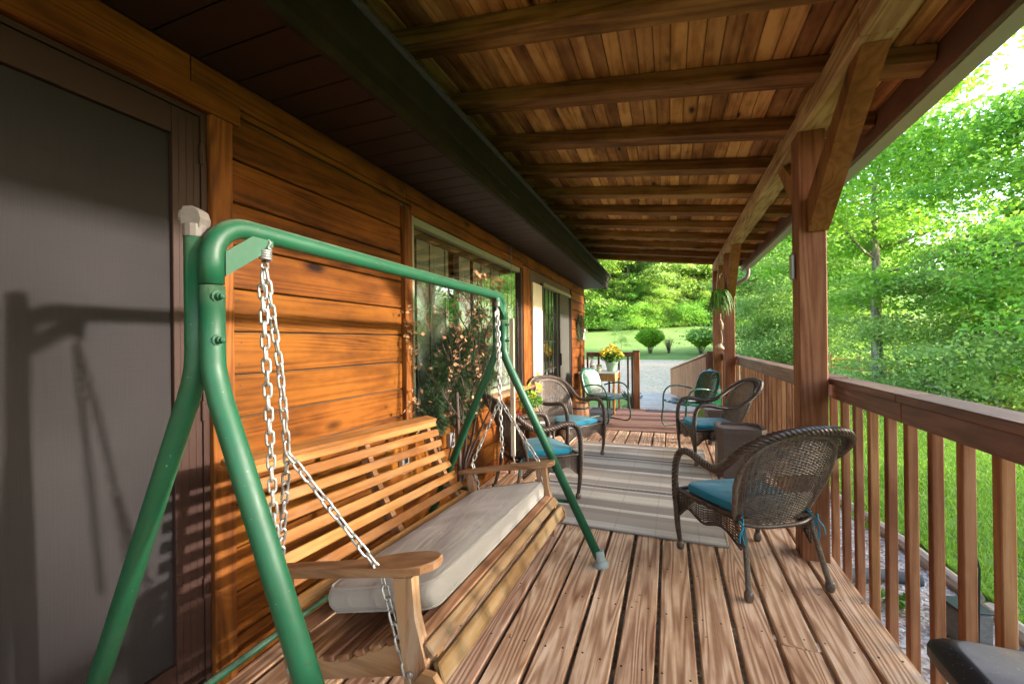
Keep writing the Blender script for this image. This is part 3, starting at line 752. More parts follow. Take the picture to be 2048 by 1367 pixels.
ds = MB(); ds.tube([Vector(p)-RO for p in crom([(1.28, 8.2, 2.53), (1.28, 8.2, 2.44), (1.24, 8.2, 2.36), (1.08, 8.25, 2.27), (.98, 8.3, 2.22), (.915, 8.31, 2.12), (.905, 8.31, 1.5), (.905, 8.31, -.4)], 6)], .032, 8)
ds.build('downspout', M['down'], roof, smooth=True)

# ------------------------------------------------------------------ posts and railings
def post(x0, x1, y0, y1, z1, label, braces=(), grp='timber porch posts'):
    p = empty('porch_post', ((x0+x1)/2, (y0+y1)/2, 0), label=label, cat='post', group=grp)
    board('timber', (x1-x0, y1-y0, z1+.12), M['post'], (0, 0, z1/2-.06), p, .006)
    for s, zb_, ly in braces:
        # s=-1 towards the house end the camera stands at, +1 away
        L = math.hypot(ly, 2.528-zb_)
        dx = (x1-x0)/2
        prof = [(s*(y1-y0)/2, zb_), (s*((y1-y0)/2+ly), 2.52), (s*((y1-y0)/2+ly+.13), 2.524), (s*((y1-y0)/2+.001), zb_-.17 if s > 0 else zb_-.13)]
        prof = [(s*((y1-y0)/2+.001), zb_+.10), (s*((y1-y0)/2+ly-.03), 2.524), (s*((y1-y0)/2+ly+.11), 2.524), (s*((y1-y0)/2+.02), zb_-.09), (s*((y1-y0)/2+.001), zb_-.09)]
        if s < 0: prof = prof[::-1]
        mb = MB(); mb.prism(prof, 'x', dx-.098, dx+.004)
        mb.build('brace', M['brace'], p)
    return p
post(.720, .862, 2.92, 3.06, 2.528, 'thick timber porch post nearest the swing, with a diagonal brace toward the camera', ((-1, 2.02, .66), (1, 2.12, .42)))
post(.735, .862, 6.60, 6.73, 2.528, 'timber porch post carrying the hanging fern, front of the far pair', ((-1, 2.0, .5),))
post(.730, .868, 8.22, 8.36, 2.528, 'timber corner post behind the fern at the far end of the porch', ((-1, 2.05, .5),))
post(.720, .862, -1.4, -1.26, 2.528, 'timber porch post behind the camera')
def railing(y0, y1, label, cuts=()):
    r = empty('porch_railing', (.92, (y0+y1)/2, 0), label=label, cat='railing', group='railings along the open side of the porch')
    c = Vector((.92, (y0+y1)/2, 0)); ed = [y0]+list(cuts)+[y1]
    for p, q in zip(ed[:-1], ed[1:]):
        board('cap_board', (.138, q-p-.003, .036), M['rail'], Vector((.934, (p+q)/2, 1.054))-c, r, .005)
        board('top_rail', (.036, q-p-.003, .082), M['rail'], Vector((.900, (p+q)/2, .9945))-c, r, .004)
    j0 = math.ceil((y0+.03-1.68)/.174)
    y = 1.68+.174*j0
    while y < y1-.04:
        board('baluster', (.036, .036, 1.16), M['balus'], Vector((.9375, y+.018, .452))-c, r, .003).rotation_euler = (0, R(random.uniform(-.2, .2)), R(random.uniform(-3, 3)))
        y += .174
    return r
railing(-1.25, 2.945, 'red brown porch railing running from the thick near post toward the camera', (2.16,))
railing(3.04, 6.62, 'brown porch railing between the near post and the fern post, behind the wicker chairs', (4.9,))
railing(6.75, 8.24, 'short porch railing between the pair of far timber posts')
er = empty('end_railing', (-1.1, 8.38, 0), label='low dark red railing behind the flower pot table at the end of the porch', cat='railing')
board('top_rail', (.92, .04, .085), M['rail'], (0, 0, 1.045), er, .004)
board('end_post', (.11, .10, 1.09), M['balus'], (.50, 0, .545), er, .004)
board('post_cap', (.13, .12, .03), M['rail'], (.50, 0, 1.105), er, .004)
for x in (-.44, -.22, -.02, .17, .34, .42): board('baluster', (.036, .036, 1.0), M['rail'], (x, .0, .50), er, .003)
# ramp at the far end
ramp = empty('wooden_ramp', (-.1, 12, -.3), label='pale plank ramp leading down from the porch end to the driveway', cat='ramp')
RA = Vector((-.1, 12, -.3))
n = 49
for i in range(n):
    y = 8.53+i*.143; z = -.02-.53*(y-8.5)/7.0
    xr = .66+(.05-.66)*(y-8.4)/7.1
    mb = MB()
    board('ramp_board', (1.30, .137, .034), M['deck_x'], Vector((xr-.65, y, z))-RA, ramp, .004)
rr = empty('ramp_railing', (.35, 12, -.3), label='solid looking slatted ramp railing sloping down beyond the porch', cat='railing')
RR = Vector((.35, 12, -.3))
A = Vector((.665, 8.42, 1.05)); B = Vector((.055, 15.5, .33))
D = (B-A); L = D.length; yaw = math.atan2(-D.x, D.y); pit = math.asin(D.z/L)
cb = board('cap_board', (.13, L, .036), M['deck'], (A+B)/2-RR, rr, .004); cb.rotation_euler = (pit, 0, yaw)
tr_ = board('top_rail', (.036, L, .09), M['balus'], (A+B)/2-RR-Vector((0, 0, .066)), rr, .004); tr_.rotation_euler = (pit, 0, yaw)
n = 68
for i in range(n):
    t = (i+.5)/n; p = A.lerp(B, t)
    b_ = board('baluster', (.020, .088, .98), M['balus'], p-RR-Vector((.032, 0, .53)), rr, .002); b_.rotation_euler = (0, 0, yaw)
board('end_post', (.10, .10, 1.10), M['rail'], Vector((.69, 8.45, .55))-RR, rr, .004)

# ================================================================== SWING FRAME
SF = Vector((-.98, 1.56, 0))
frame = empty('swing_stand', SF, label='green tubular steel swing frame with splayed legs standing along the house wall', cat='swing frame')
def loc(P, o): return [Vector(p)-o for p in P]
YN, YF, FX, BX, BZ = .66, 2.46, -.985, -1.032, 1.587
def arc(c, r, a0, a1, n, f): return [f(c, r, a0+(a1-a0)*i/n) for i in range(n+1)]
rb = .085
path = [(FX, YN, 1.442)]+[(FX, YN+rb-rb*math.cos(a*math.pi/16), BZ-rb+rb*math.sin(a*math.pi/16)) for a in range(0, 9)]+[(FX, YF-rb+rb*math.sin(a*math.pi/16), BZ-rb+rb*math.cos(a*math.pi/16)) for a in range(0, 9)]+[(FX, YF, 1.442)]
MB().tube(loc(path, SF), .0245, 20).build('top_bar', M['green'], frame, smooth=True)
for Y in (YN, YF):
    yo = .62 if Y == YN else 2.45
    P = crom([(FX, Y, 1.438), (FX, Y, 1.30), (FX+.008, Y, 1.245), (FX+.045, Y-.003, 1.16), (-.39, yo, .03)], 8)
    P = [(FX, Y, 1.438), (FX, Y, 1.29)]+[Vector((FX, Y, 1.29)).lerp(Vector((FX+.002, Y, 1.25)), t) for t in (.5, 1)]+[(FX+.012, Y, 1.215), (FX+.030, Y-.002, 1.17), (FX+.052, Y-.003, 1.125), (-.39, yo, .03)]
    MB().tube(loc(P, SF), .0255, 20).build('leg', M['green'], frame, smooth=True)
    P = [(BX, Y-.005, 1.565), (BX, Y-.005, 1.29), (BX-.003, Y-.005, 1.25), (BX-.013, Y-.005, 1.215), (BX-.031, Y-.006, 1.17), (BX-.053, Y-.007, 1.125), (-1.57, yo, .03)]
    MB().tube(loc(P, SF), .0235, 20).build('leg', M['green'], frame, smooth=True)
    for fx in (-.385, -1.575):
        f = MB(); f.lathe([(.045, 0), (.045, .012), (.040, .022), (.030, .03), (.029, .085), (.0265, .09)], 18)
        o = f.build('foot_cap', M['foot_plastic'], frame, Vector((fx, yo, .0))-SF, smooth=True); autosmooth(o)
        o.rotation_euler = (0, R(-8 if fx > -1 else 8), 0)
    s = 1 if Y == YN else -1
    cy = (YN+YF)/2
    def m(y): return y if s == 1 else 2*cy-y
    pl = [(m(.680), 1.520), (m(.680), 1.462), (m(.795), 1.545), (m(.806), 1.556), (m(.806), 1.574), (m(.775), 1.586), (m(.765), 1.583)]
    b_ = MB(); b_.prism([(a-SF.y, z) for a, z in pl], 'x', -.972-SF.x, -.967-SF.x)
    b_.build('bracket', M['green'], frame)
    for z in (1.412, 1.313):
        q = MB(); q.lathe([(.014, 0), (.014, .003), (.0085, .003), (.0085, .012), (.0065, .013), (.0065, .021), (.003, .023)], 10)
        q.build('bolt', M['green'], frame, Vector((FX+.022, Y-.004, z))-SF, rot=(0, R(90), 0), smooth=False)
    MB().tube(loc([(-.553, yo+.03 if s < 0 else yo+.03, .34), (-1.425, yo+.03, .34)], SF), .013, 10).build('crossbar', M['green'], frame, smooth=True)
MB().tube(loc([(-1.53, .66, .115), (-1.53, 2.44, .10)], SF), .014, 10).build('crossbar', M['green'], frame, smooth=True)
# grey canopy joint on top of each rear tube
for Y in (YN, YF):
    e = MB()
    e.prism([(-.020, 0), (.021, 0), (.024, .022), (.018, .040), (.004, .050), (-.016, .049), (-.022, .034)], 'y', -.017, .017)
    e.lathe([(.0255, -.02), (.0255, .008), (.020, .012)], 14)
    o = e.build('canopy_joint', M['grey_plastic'], frame, Vector((BX, Y-.005, 1.572))-SF, rot=(0, 0, R(20)))
    dd = MB(); V = []
    nT = 48
    ring = []
    for i in range(nT):
        a = 2*math.pi*i/nT; r_ = .0205 if i % 2 else .0175
        ring.append((r_*math.cos(a), r_*math.sin(a)))
    dd.prism(ring, 'z', 0, .006); dd.lathe([(.014, .0062), (.014, .0075), (.009, .0075), (.005, .010), (.0, .011)], 12)
    t_ = dd.build('ratchet_disc', M['darkmetal'] if Y == YF else M['grey_plastic'], frame, Vector((BX-.022, Y-.012, 1.598))-SF, rot=(0, R(-90), R(28)))
# ================================================================== SWING BENCH
BO = Vector((-1.0, 1.585, .45)); BT = -math.atan(.051)
bench = empty('porch_swing', BO, label='slatted wooden porch swing bench hanging on chains from the green frame', cat='swing')
bench.rotation_euler = (BT, 0, 0)
def bl(x, y, z): return Vector((x-BO.x, y-BO.y, z-BO.z-.0324))
YB0, YB1 = .95, 2.20
def slat(name, x, z, w, t, ang, mat, y0=YB0, y1=YB1, bev=.004):
    o = board(name, (w, y1-y0, t), mat, bl(x, (y0+y1)/2, z), bench, bev); o.rotation_euler = (0, R(ang), 0); return o
seatx = [-1.035, -.981, -.927, -.873, -.819, -.765, -.711, -.657]
def seatz(x):
    pts = [(-1.06, .392), (-1.0, .385), (-.93, .386), (-.869, .402), (-.78, .448), (-.689, .495), (-.62, .505), (-.58, .49)]
    for a, b_ in zip(pts, pts[1:]):
        if x <= b_[0]: return a[1]+(b_[1]-a[1])*(x-a[0])/(b_[0]-a[0])
    return pts[-1][1]
for x in seatx:
    dz = seatz(x+.02)-seatz(x-.02)
    slat('seat_slat', x, seatz(x)+.012, .040, .020, -math.degrees(math.atan2(dz, .04)), M['bench_dark'], YB0-.012, YB1+.012)
slat('front_slat', -.628, .518, .036, .020, 12, M['bench_dark'], YB0-.012, YB1+.012)
slat('front_slat', -.594, .503, .040, .020, 44, M['bench_front_shaded'], YB0-.018, YB1+.018)
slat('front_slat', -.560, .453, .056, .021, 70, M['bench_front_shaded'], YB0-.018, YB1+.018)
back = [(-1.075, .425), (-1.117, .480), (-1.160, .534), (-1.200, .590), (-1.237, .647), (-1.270, .705), (-1.299, .765), (-1.323, .826)]
for i, (x, z) in enumerate(back):
    ang = 90-math.degrees(math.atan2(.058, .040))-0
    a0 = back[max(0, i-1)]; a1 = back[min(7, i+1)]
    an = math.degrees(math.atan2(a1[1]-a0[1], -(a1[0]-a0[0])))
    slat('back_slat', x, z, .040, .018, an, M['bench_y'] if i else M['bench_dark'])
slat('back_slat', -1.342, .878, .036, .018, 70, M['bench_y'])
slat('top_board', -1.372, .905, .075, .022, 12, M['bench_y'], YB0-.01, YB1+.01)
for y in (1.0, 1.60, 2.14):
    P = [(-1.02, .33)]+back+[(-1.345, .885)]
    front = [(x-.012, z-.008) for x, z in P]; rear = [(x-.052, z-.030) for x, z in P][::-1]
    mb = MB(); mb.prism([(x-BO.x, z-BO.z-.0324) for x, z in front+rear], 'y', y-.016-BO.y, y+.016-BO.y)
    mb.build('back_support', M['bench_dark'], bench)
for y, s in ((YB0+.004, 1), (YB1-.004, -1)):
    top = [(x, seatz(x)) for x in (-1.06, -1.0, -.93, -.869, -.82, -.78, -.73, -.689, -.65, -.62, -.58)]
    bot = [(-.578, .425), (-.62, .418), (-.665, .408), (-.80, .368), (-1.015, .304), (-1.05, .300)]
    ya, yb = (y+.004, y+.034) if s == 1 else (y-.034, y-.004)
    mb = MB(); mb.prism([(a-BO.x, z-BO.z-.0324) for a, z in top+bot], 'y', ya-BO.y, yb-BO.y)
    mb.build('side_bearer', M['bench_x'], bench)
    ya, yb = (y-.030, y+.003) if s == 1 else (y-.003, y+.030)
    mb = MB(); mb.prism([(a-BO.x, z-BO.z-.0324) for a, z in [(-.700, .672), (-.642, .682), (-.630, .58), (-.594, .47), (-.590, .318), (-.632, .315), (-.655, .40), (-.672, .50), (-.690, .60)]], 'y', ya-BO.y, yb-BO.y)
    mb.build('arm_post', M['bench_z'], bench)
    mb = MB(); mb.prism([(a-BO.x, z-BO.z-.0324) for a, z in [(-1.128, .596), (-1.090, .604), (-1.05, .43), (-1.012, .275), (-1.052, .272), (-1.09, .42)]], 'y', ya-BO.y, yb-BO.y)
    mb.build('back_post', M['bench_z'], bench)
    # arm: plan outline, inner edge swings out toward the front
    outer = -.042; L0, L1 = -1.175, -.585
    pl = [(L0, outer+.012), (L0+.03, outer), (-.75, outer), (-.66, outer-.002), (-.615, outer+.010), (-.590, outer+.035), (L1, outer+.062), (-.592, outer+.088), (-.615, outer+.108), (-.66, outer+.116), (-.72, outer+.110), (-.78, outer+.090), (-.84, outer+.072), (-.92, outer+.064), (-1.05, outer+.062), (L0+.02, outer+.056), (L0, outer+.045)]
    pts = [(p[0], y+s*p[1]) for p in pl]
    if s == -1: pts = pts[::-1]
    mb = MB()
    zt = lambda x: .622+.19*(x+1.12)
    n = len(pts); V = []
    for dz, sh in ((-.024, .985), (-.021, 1), (-.003, 1), (0, .985)):
        cx = sum(p[0] for p in pts)/n; cy_ = sum(p[1] for p in pts)/n
        for x, yq in pts: V.append(bl(cx+(x-cx)*sh, cy_+(yq-cy_)*(sh if sh == 1 else .95), zt(x)+dz))
    F = [tuple(range(n))[::-1], tuple(range(3*n, 4*n))]+[(r*n+i, r*n+(i+1) % n, (r+1)*n+(i+1) % n, (r+1)*n+i) for r in range(3) for i in range(n)]
    mb.add(V, F); autosmooth(mb.build('armrest', M['bench_x'], bench), 30)
    mb = MB(); mb.prism([(a-BO.x, z-BO.z-.0324) for a, z in [(-.612, .445), (-.594, .468), (-.560, .468), (-.540, .445), (-.540, .410), (-.558, .386), (-.592, .386), (-.612, .410)]], 'y', (y-.052*s)-BO.y, (y-.032*s)-BO.y)
    mb.build('corner_block', M['bench_x'], bench)
    for bx_, bz_ in ((-.576, .427), (-1.055, .345), (-.64, .44)):
        q = MB(); q.lathe([(.009, 0), (.008, .004), (.004, .006)], 10)
        q.build('bolt', M['galv'], bench, bl(bx_, y-s*(.0525 if bx_ == -.576 else .031), bz_), rot=(R(90*s), 0, 0))

# ------------------------------------------------------------------ cushions
def cushion_mesh(name, outline, thick, mat, dome=.012, wrinkle=0.0, seed=0, piping=True, seam=0.004, fold=None):
    """outline: list of (x, y) counterclockwise"""
    rnd = random.Random(seed)
    n = len(outline); cx = sum(p[0] for p in outline)/n; cy = sum(p[1] for p in outline)/n
    mb = MB(); V = []
    prof = [(.93, 0), (.985, .12), (1.0, .35), (1.0, .65), (.988, .88), (.955, .99)]
    for sc_, h in prof:
        for x, y in outline: V.append((cx+(x-cx)*sc_, cy+(y-cy)*sc_, h*thick))
    K = 9
    for k in range(1, K+1):
        sc_ = .955*(1-k/(K+.5))
        for x, y in outline:
            px_, py_ = cx+(x-cx)*sc_, cy+(y-cy)*sc_
            h = thick*.99+dome*(1-sc_**2.5)
            if wrinkle and fold: h += wrinkle*fold(px_, py_)*(1-sc_**6)
            V.append((px_, py_, h))
    R_ = len(prof)+K
    F = [(r*n+i, r*n+(i+1) % n, (r+1)*n+(i+1) % n, (r+1)*n+i) for r in range(R_-1) for i in range(n)]
    F.append(tuple(range(n))[::-1]); F.append(tuple(range((R_-1)*n, R_*n)))
    mb.add(V, F)
    if piping:
        for sc_, h in ((.972, .955), (.972, .05)):
            mb.tube([(cx+(x-cx)*sc_, cy+(y-cy)*sc_, h*thick) for x, y in outline], seam, 5, closed=True)
    return mb
def rrect(x0, x1, y0, y1, r, n=6, sub=12):
    out = []
    for cx, cy, a0 in ((x1-r, y1-r, 0), (x0+r, y1-r, 90), (x0+r, y0+r, 180), (x1-r, y0+r, 270)):
        for i in range(n+1):
            a = R(a0+90*i/n); out.append((cx+r*math.cos(a), cy+r*math.sin(a)))
    res = []
    for i, p in enumerate(out):
        q = out[(i+1) % len(out)]; d_ = math.hypot(q[0]-p[0], q[1]-p[1]); m_ = max(1, int(d_/.06))
        for k in range(m_): res.append((p[0]+(q[0]-p[0])*k/m_, p[1]+(q[1]-p[1])*k/m_))
    return res
def foldfn(x, y): return .5*math.sin(y*21+4*x)+.35*math.sin(y*47-9*x+1)+.3*math.sin(x*30+y*9)
cb_ = cushion_mesh('c', rrect(-.205, .205, -.59, .59, .045), .074, M["linen"], .020, .0060, 3, True, .0052, foldfn)
cu = cb_.build('bench_cushion', M['linen'], smooth=True, label='long beige box cushion lying on the wooden swing bench', cat='cushion')
autosmooth(cu, 50)
cu.matrix_world = Matrix.Translation(Vector((-.838, 1.625, .4555))) @ Matrix.Rotation(BT, 4, 'X') @ Matrix.Rotation(-math.atan(.235), 4, 'Y')

# ------------------------------------------------------------------ chains
def link_mesh():
    r, hl, hw = .0036, .0195, .0085
    P = []
    for i in range(7): a = math.pi*i/6; P.append((hw*math.cos(a), 0, hl-hw+hw*math.sin(a)))
    for i in range(7): a = math.pi+math.pi*i/6; P.append((hw*math.cos(a), 0, -hl+hw+hw*math.sin(a)))
    return MB().tube(P, r, 7, closed=True).mesh('link', M['galv'], True)
LINK = link_mesh(); PITCH = .0318
def chain_run(parent, o, P, roll0=0):
    P = [Vector(p) for p in P]; segs = []; tot = 0
    for a, b_ in zip(P, P[1:]): segs.append((tot, a, b_)); tot += (b_-a).length
    n = max(1, round(tot/PITCH)); st = tot/n
    for i in range(n):
        d_ = (i+.5)*st; a = b_ = None
        for s0, p, q in segs:
            if d_ >= s0: a, b_, t = p, q, (d_-s0)/(q-p).length
        pos = a.lerp(b_, t); dr = (b_-a).normalized()
        q = dr.to_track_quat('Z', 'Y') @ Matrix.Rotation(R(roll0+(90 if i % 2 else 0)+random.uniform(-22, 22)), 3, 'Z').to_quaternion()
        l_ = inst('link', LINK, parent, pos-o); l_.rotation_mode = 'QUATERNION'; l_.rotation_quaternion = q
def chain_set(name, hook, split, fronth, backh, low, exc, lab):
    o = Vector(hook); c = empty('swing_chain', o, label=lab, cat='chain', group='chains holding the porch swing')
    # spring hook
    P = [(0, -.004, .022), (0, .006, .026), (.006, .010, .014), (.004, .004, .002)]
    turns = 4.5; nn = 60
    for i in range(nn+1):
        a = 2*math.pi*turns*i/nn; P.append((.0125*math.cos(a), .0125*math.sin(a), -.004-.028*i/nn))
    P += [(-.004, .010, -.040), (-.002, .008, -.050), (.0, -.002, -.056), (.0, -.012, -.050), (.0, -.012, -.042)]
    MB().tube(P, .0034, 7).build('spring_hook', M['galv'], c, smooth=True)
    top = o+Vector((0, -.002, -.055))
    chain_run(c, o, [top, top.lerp(Vector(split), .5)+Vector((.004, .006, 0)), split], 20)
    chain_run(c, o, [top+Vector((-.006, -.004, -.01)), Vector(exc)], 60)
    chain_run(c, o, [split, fronth, low], 10)
    chain_run(c, o, [split, backh], 40)
    return c
chain_set('near', (-.970, .785, 1.550), (-.999, .87, 1.0), (-.745, .945, .674), (-1.118, .945, .632), (-.640, .925, .40), (-.998, .83, .72), 'long galvanised chain with spring hook hanging from the near end of the green swing frame')
far = chain_set('far', (-.970, 2.335, 1.550), (-.946, 2.30, .958), (-.686, 2.205, .652), (-1.092, 2.205, .587), (-.62, 2.21, .38), (-.947, 2.33, .61), 'galvanised chain hanging from the far end of the green swing frame, beside the pine wreath')
chain_run(far, Vector((-.970, 2.335, 1.550)), [(-1.092, 2.225, .587), (-1.04, 2.235, .367)], 0)

# ================================================================== WICKER CHAIRS
def weave(mb, S, nu, nv, amp=.0022, r=.0026, u0=0, u1=1, v0=0, v1=1, seg=4, over=2):
    """horizontal strands weaving round upright stakes on surface S(u,v)->(point); nu stakes, nv strands"""
    def nrm(u, v):
        e = 1e-3; a = S(u+e, v)-S(u-e, v); b_ = S(u, v+e)-S(u, v-e); n_ = a.cross(b_)
        return n_.normalized() if n_.length > 1e-12 else Vector((0, 1, 0))
    for j in range(nv+1):
        v = v0+(v1-v0)*j/nv; P = []
        m_ = nu*2
        for i in range(m_+1):
            u = u0+(u1-u0)*i/m_
            ph = math.cos(math.pi*(i/2+(j % 2)))*amp if over else 0
            P.append(S(u, v)+nrm(u, v)*ph)
        mb.tube(P, r, seg, cap=False)
def stakes(mb, S, nu, r=.003, u0=0, u1=1, v0=0, v1=1, n=10):
    for i in range(nu+1):
        u = u0+(u1-u0)*i/nu
        mb.tube([S(u, v0+(v1-v0)*k/n) for k in range(n+1)], r, 4, cap=False)
def ringed(mb, P, r, pitch=.0075, seg=8):
    P = [Vector(p) for p in P]; out = []; rad = []; d = 0
    rr = r if isinstance(r, (list, tuple)) else [r]*len(P)
    for (a, b_, ra, rb_) in zip(P, P[1:], rr, rr[1:]):
        L = (b_-a).length; n = max(1, int(L/(pitch/2)))
        for i in range(n):
            out.append(a.lerp(b_, i/n)); rad.append((ra+(rb_-ra)*i/n)*(1.0 if i % 2 else .86))
    out.append(P[-1]); rad.append(rr[-1])
    mb.tube(out, rad, seg)
def make_wicker():
    root = empty('wicker_armchair')
    rimR = [(.272, .262, .03), (.282, .272, .15), (.288, .280, .32), (.290, .280, .46), (.288, .262, .565), (.284, .215, .622), (.280, .130, .632), (.280, .030, .612), (.284, -.070, .604), (.296, -.150, .622), (.312, -.235, .675), (.308, -.315, .745), (.268, -.380, .806), (.195, -.425, .846), (.10, -.448, .866), (0, -.455, .872)]
    rim = crom(rimR+[(-x, y, z) for x, y, z in rimR[:-1][::-1]], 14)
    mb = MB(); n = len(rim)
    rad = []
    for i in range(n):
        t = min(i, n-1-i)/n; rad.append(.0165+.013*min(1, max(0, (t-.16)/.16)))
    # the part of the rim that is the front leg is wrapped, the rest braided
    iz = [i for i in range(n) if rim[i].z > .30 or abs(rim[i].y) < .2]
    body = rim[iz[0]:iz[-1]+1]
    mb.tube(body, [.017]*len(body), 8)
    mb.rope(body, [.026]*len(body), 4, 62, [.0105]*len(body), 5)
    mb.build('braided_rim', M['wicker'], root, smooth=True)
    for s in (1, -1):
        mb = MB(); ringed(mb, [(s*.272, .262, .045), (s*.282, .272, .15), (s*.288, .280, .33)], [.015, .019, .0215])
        mb.build('front_leg', M['wicker'], root, smooth=True)
        MB().lathe([(.012, .058), (.020, .046), (.0235, .026), (.021, .008), (.015, .0)][::-1], 12, (s*.271, .262)).build('foot', M['wickerpale'], root, smooth=True)
        mb = MB(); ringed(mb, [(s*.198, -.215, .335), (s*.212, -.245, .2), (s*.232, -.285, .045)], .0155)
        mb.build('rear_leg', M['wickerpale'], root, smooth=True)
        MB().lathe([(.012, .055), (.021, .045), (.0245, .026), (.021, .008), (.015, .0)][::-1], 12, (s*.234, -.289)).build('foot', M['wickerpale'], root, smooth=True)
    # back shell
    def top(u):
        return .590+.245*math.sqrt(max(0, 1-abs(u)**2.6))
    def S(u, v):
        uu = 2*u-1
        z = .335+v*(top(uu)-.335)
        w = .200+.068*min(1, (z-.335)/.30)
        x = uu*w
        y = -.205-(z-.335)*.40+.055*uu*uu
        return Vector((x, y, z))
    mb = MB(); stakes(mb, S, 22, .0032, 0, 1, 0, .97)
    weave(mb, S, 22, 26, .0042, .0034, 0, 1, .0, .36)
    weave(mb, S, 22, 26, .0042, .0034, 0, 1, .58, .97)
    mb.build('woven_back', M['wickerpale'], root, smooth=True)
    mb = MB()
    for i in range(-7, 23):
        for s in (1, -1):
            P = []
            for k in range(9):
                v = .36+.22*k/8; u = (i+ (k if s > 0 else 8-k))/22
                if 0 <= u <= 1: P.append(S(u, v))
            if len(P) > 1: mb.tube(P, .0022, 4, cap=False)
    mb.build('open_lattice', M['wicker'], root, smooth=True)
    mb = MB()
    fr = crom([(-.2, -.16, .335)]+[S(0, v)+Vector((-.012, .0, 0)) for v in (.3, .6, .9)]+[S(u, 1.0) for u in (.02, .08, .2, .35, .5, .65, .8, .92, .98)]+[S(1, v)+Vector((.012, 0, 0)) for v in (.9, .6, .3)]+[(.2, -.16, .335)], 8)
    ringed(mb, fr, .0145, .006)
    mb.build('back_frame', M['wickerpale'], root, smooth=True)
    # woven flare between back frame and rim
    half = rim[n//2-52:n//2+53]
    def FL(u, v):
        q = u*(len(half)-1); i = min(len(half)-2, int(max(0, q))); e = half[i].lerp(half[i+1], q-i)
        inner = S(min(1, max(0, 1-u*.98-.01)), 1.0)
        return inner.lerp(e, v)
    mb = MB(); weave(mb, FL, 46, 6, .003, .0030, .02, .98, .0, 1.0); stakes(mb, FL, 46, .0026, .02, .98, 0, 1, 2)
    mb.build('woven_flare', M['wicker'], root, smooth=True)
    # seat frame and apron
    def edge(t):      # seat outline, open at the back; t 0..1 from rear right round the front to rear left
        P = [(.205, -.205), (.250, -.05), (.275, .12), (.280, .262), (.150, .285), (0, .290), (-.150, .285), (-.280, .262), (-.275, .12), (-.250, -.05), (-.205, -.205)]
        q = t*(len(P)-1); i = min(len(P)-2, max(0, int(q))); f = q-i
        return P[i][0]+(P[i+1][0]-P[i][0])*f, P[i][1]+(P[i+1][1]-P[i][1])*f
    for a, b_, nu in ((.0, .3, 14), (.3, .7, 22), (.7, 1.0, 14)):
        def A_(u, v, a=a, b_=b_):
            x, y = edge(a+(b_-a)*u)
            drop = .11+.05*math.cos(2*math.pi*u)**2 if True else 0
            zt = .375
            return Vector((x, y, zt-drop*v*(.75+.25*abs(2*u-1)**3)))
        mb = MB(); weave(mb, A_, nu, 17, .0036, .0030, 0, 1, 0, 1); stakes(mb, A_, nu, .0028, n=3)
        mb.tube([A_(i/20, 1.02) for i in range(21)], .007, 5)
        mb.build('woven_apron', M['wicker'], root, smooth=True)
    mb = MB(); ringed(mb, crom([(edge(t/20)[0], edge(t/20)[1], .375) for t in range(21)], 3), .011, .008)
    ringed(mb, crom([(.205, -.205, .345), (.10, -.235, .335), (-.10, -.235, .335), (-.205, -.205, .345)], 6), .012, .008)
    mb.build('seat_frame', M['wicker'], root, smooth=True)
    mb = MB(); mb.prism([edge(t/20) for t in range(21)], 'z', .355, .372)
    mb.build('seat', M['wicker'], root)
    return root
wick = make_wicker()
places = [((.415, 2.73), 30, 'brown wicker armchair in front of the near post, seen from behind, teal cushion on it'),
          ((.425, 5.04), 105, 'brown wicker armchair by the railing beyond the woven box table, facing the wall'),
          ((-1.095, 3.44), -47, 'brown wicker armchair just beyond the swing, below the picture window'),
          ((-1.10, 4.76), -123, 'brown wicker armchair by the wall between the small flower table and the green metal chair')]
tc_out = [(.0, -.195), (.12, -.195), (.175, -.185), (.20, -.165), (.225, .0), (.245, .14), (.248, .20), (.225, .235), (.17, .25), (.0, .258)]
tc_out = tc_out+[(-x, y) for x, y in tc_out[1:-1][::-1]]
tc_out = [tuple(p[:2]) for p in crom([(x, y, 0) for x, y in tc_out], 3, closed=True)]
tm = cushion_mesh('t', tc_out, .042, M['teal'], .014, .003, 5, True, .0028, foldfn).mesh('seat_cushion', M['teal'], True)
tiem = []
for s in (1, -1):
    P = crom([(s*.19, -.19, .01), (s*.205, -.215, -.012), (s*.214, -.228, -.035), (s*.226, -.236, -.075), (s*.216, -.244, -.125), (s*.205, -.236, -.085), (s*.214, -.228, -.035), (s*.232, -.222, -.008), (s*.222, -.238, -.030), (s*.245, -.246, -.065), (s*.252, -.250, -.105)], 4)
    tiem.append(MB().tube(P, .0048, 5, flat=.6).mesh('tie', M['teal']))

clabels = ['teal seat cushion on the wicker armchair nearest the camera', 'teal seat cushion on the wicker armchair by the railing beyond the woven table', 'teal seat cushion on the wicker armchair just beyond the swing', 'teal seat cushion on the wicker armchair beside the green metal chair at the wall']
for i, ((x, y), a, lab) in enumerate(places):
    o = wick if i == 0 else copy_tree(wick)
    o.location = (x, y, 0); o.rotation_euler = (0, 0, R(a))
    tag(o, lab, 'armchair', 'brown wicker armchairs on the porch')
    c = inst('seat_cushion', tm, None, (x, y, .378), (0, 0, R(a)), label=clabels[i], cat='cushion', group='teal cushions on the wicker chairs')
    for t_m in tiem: inst('tie', t_m, c, (0, 0, 0))

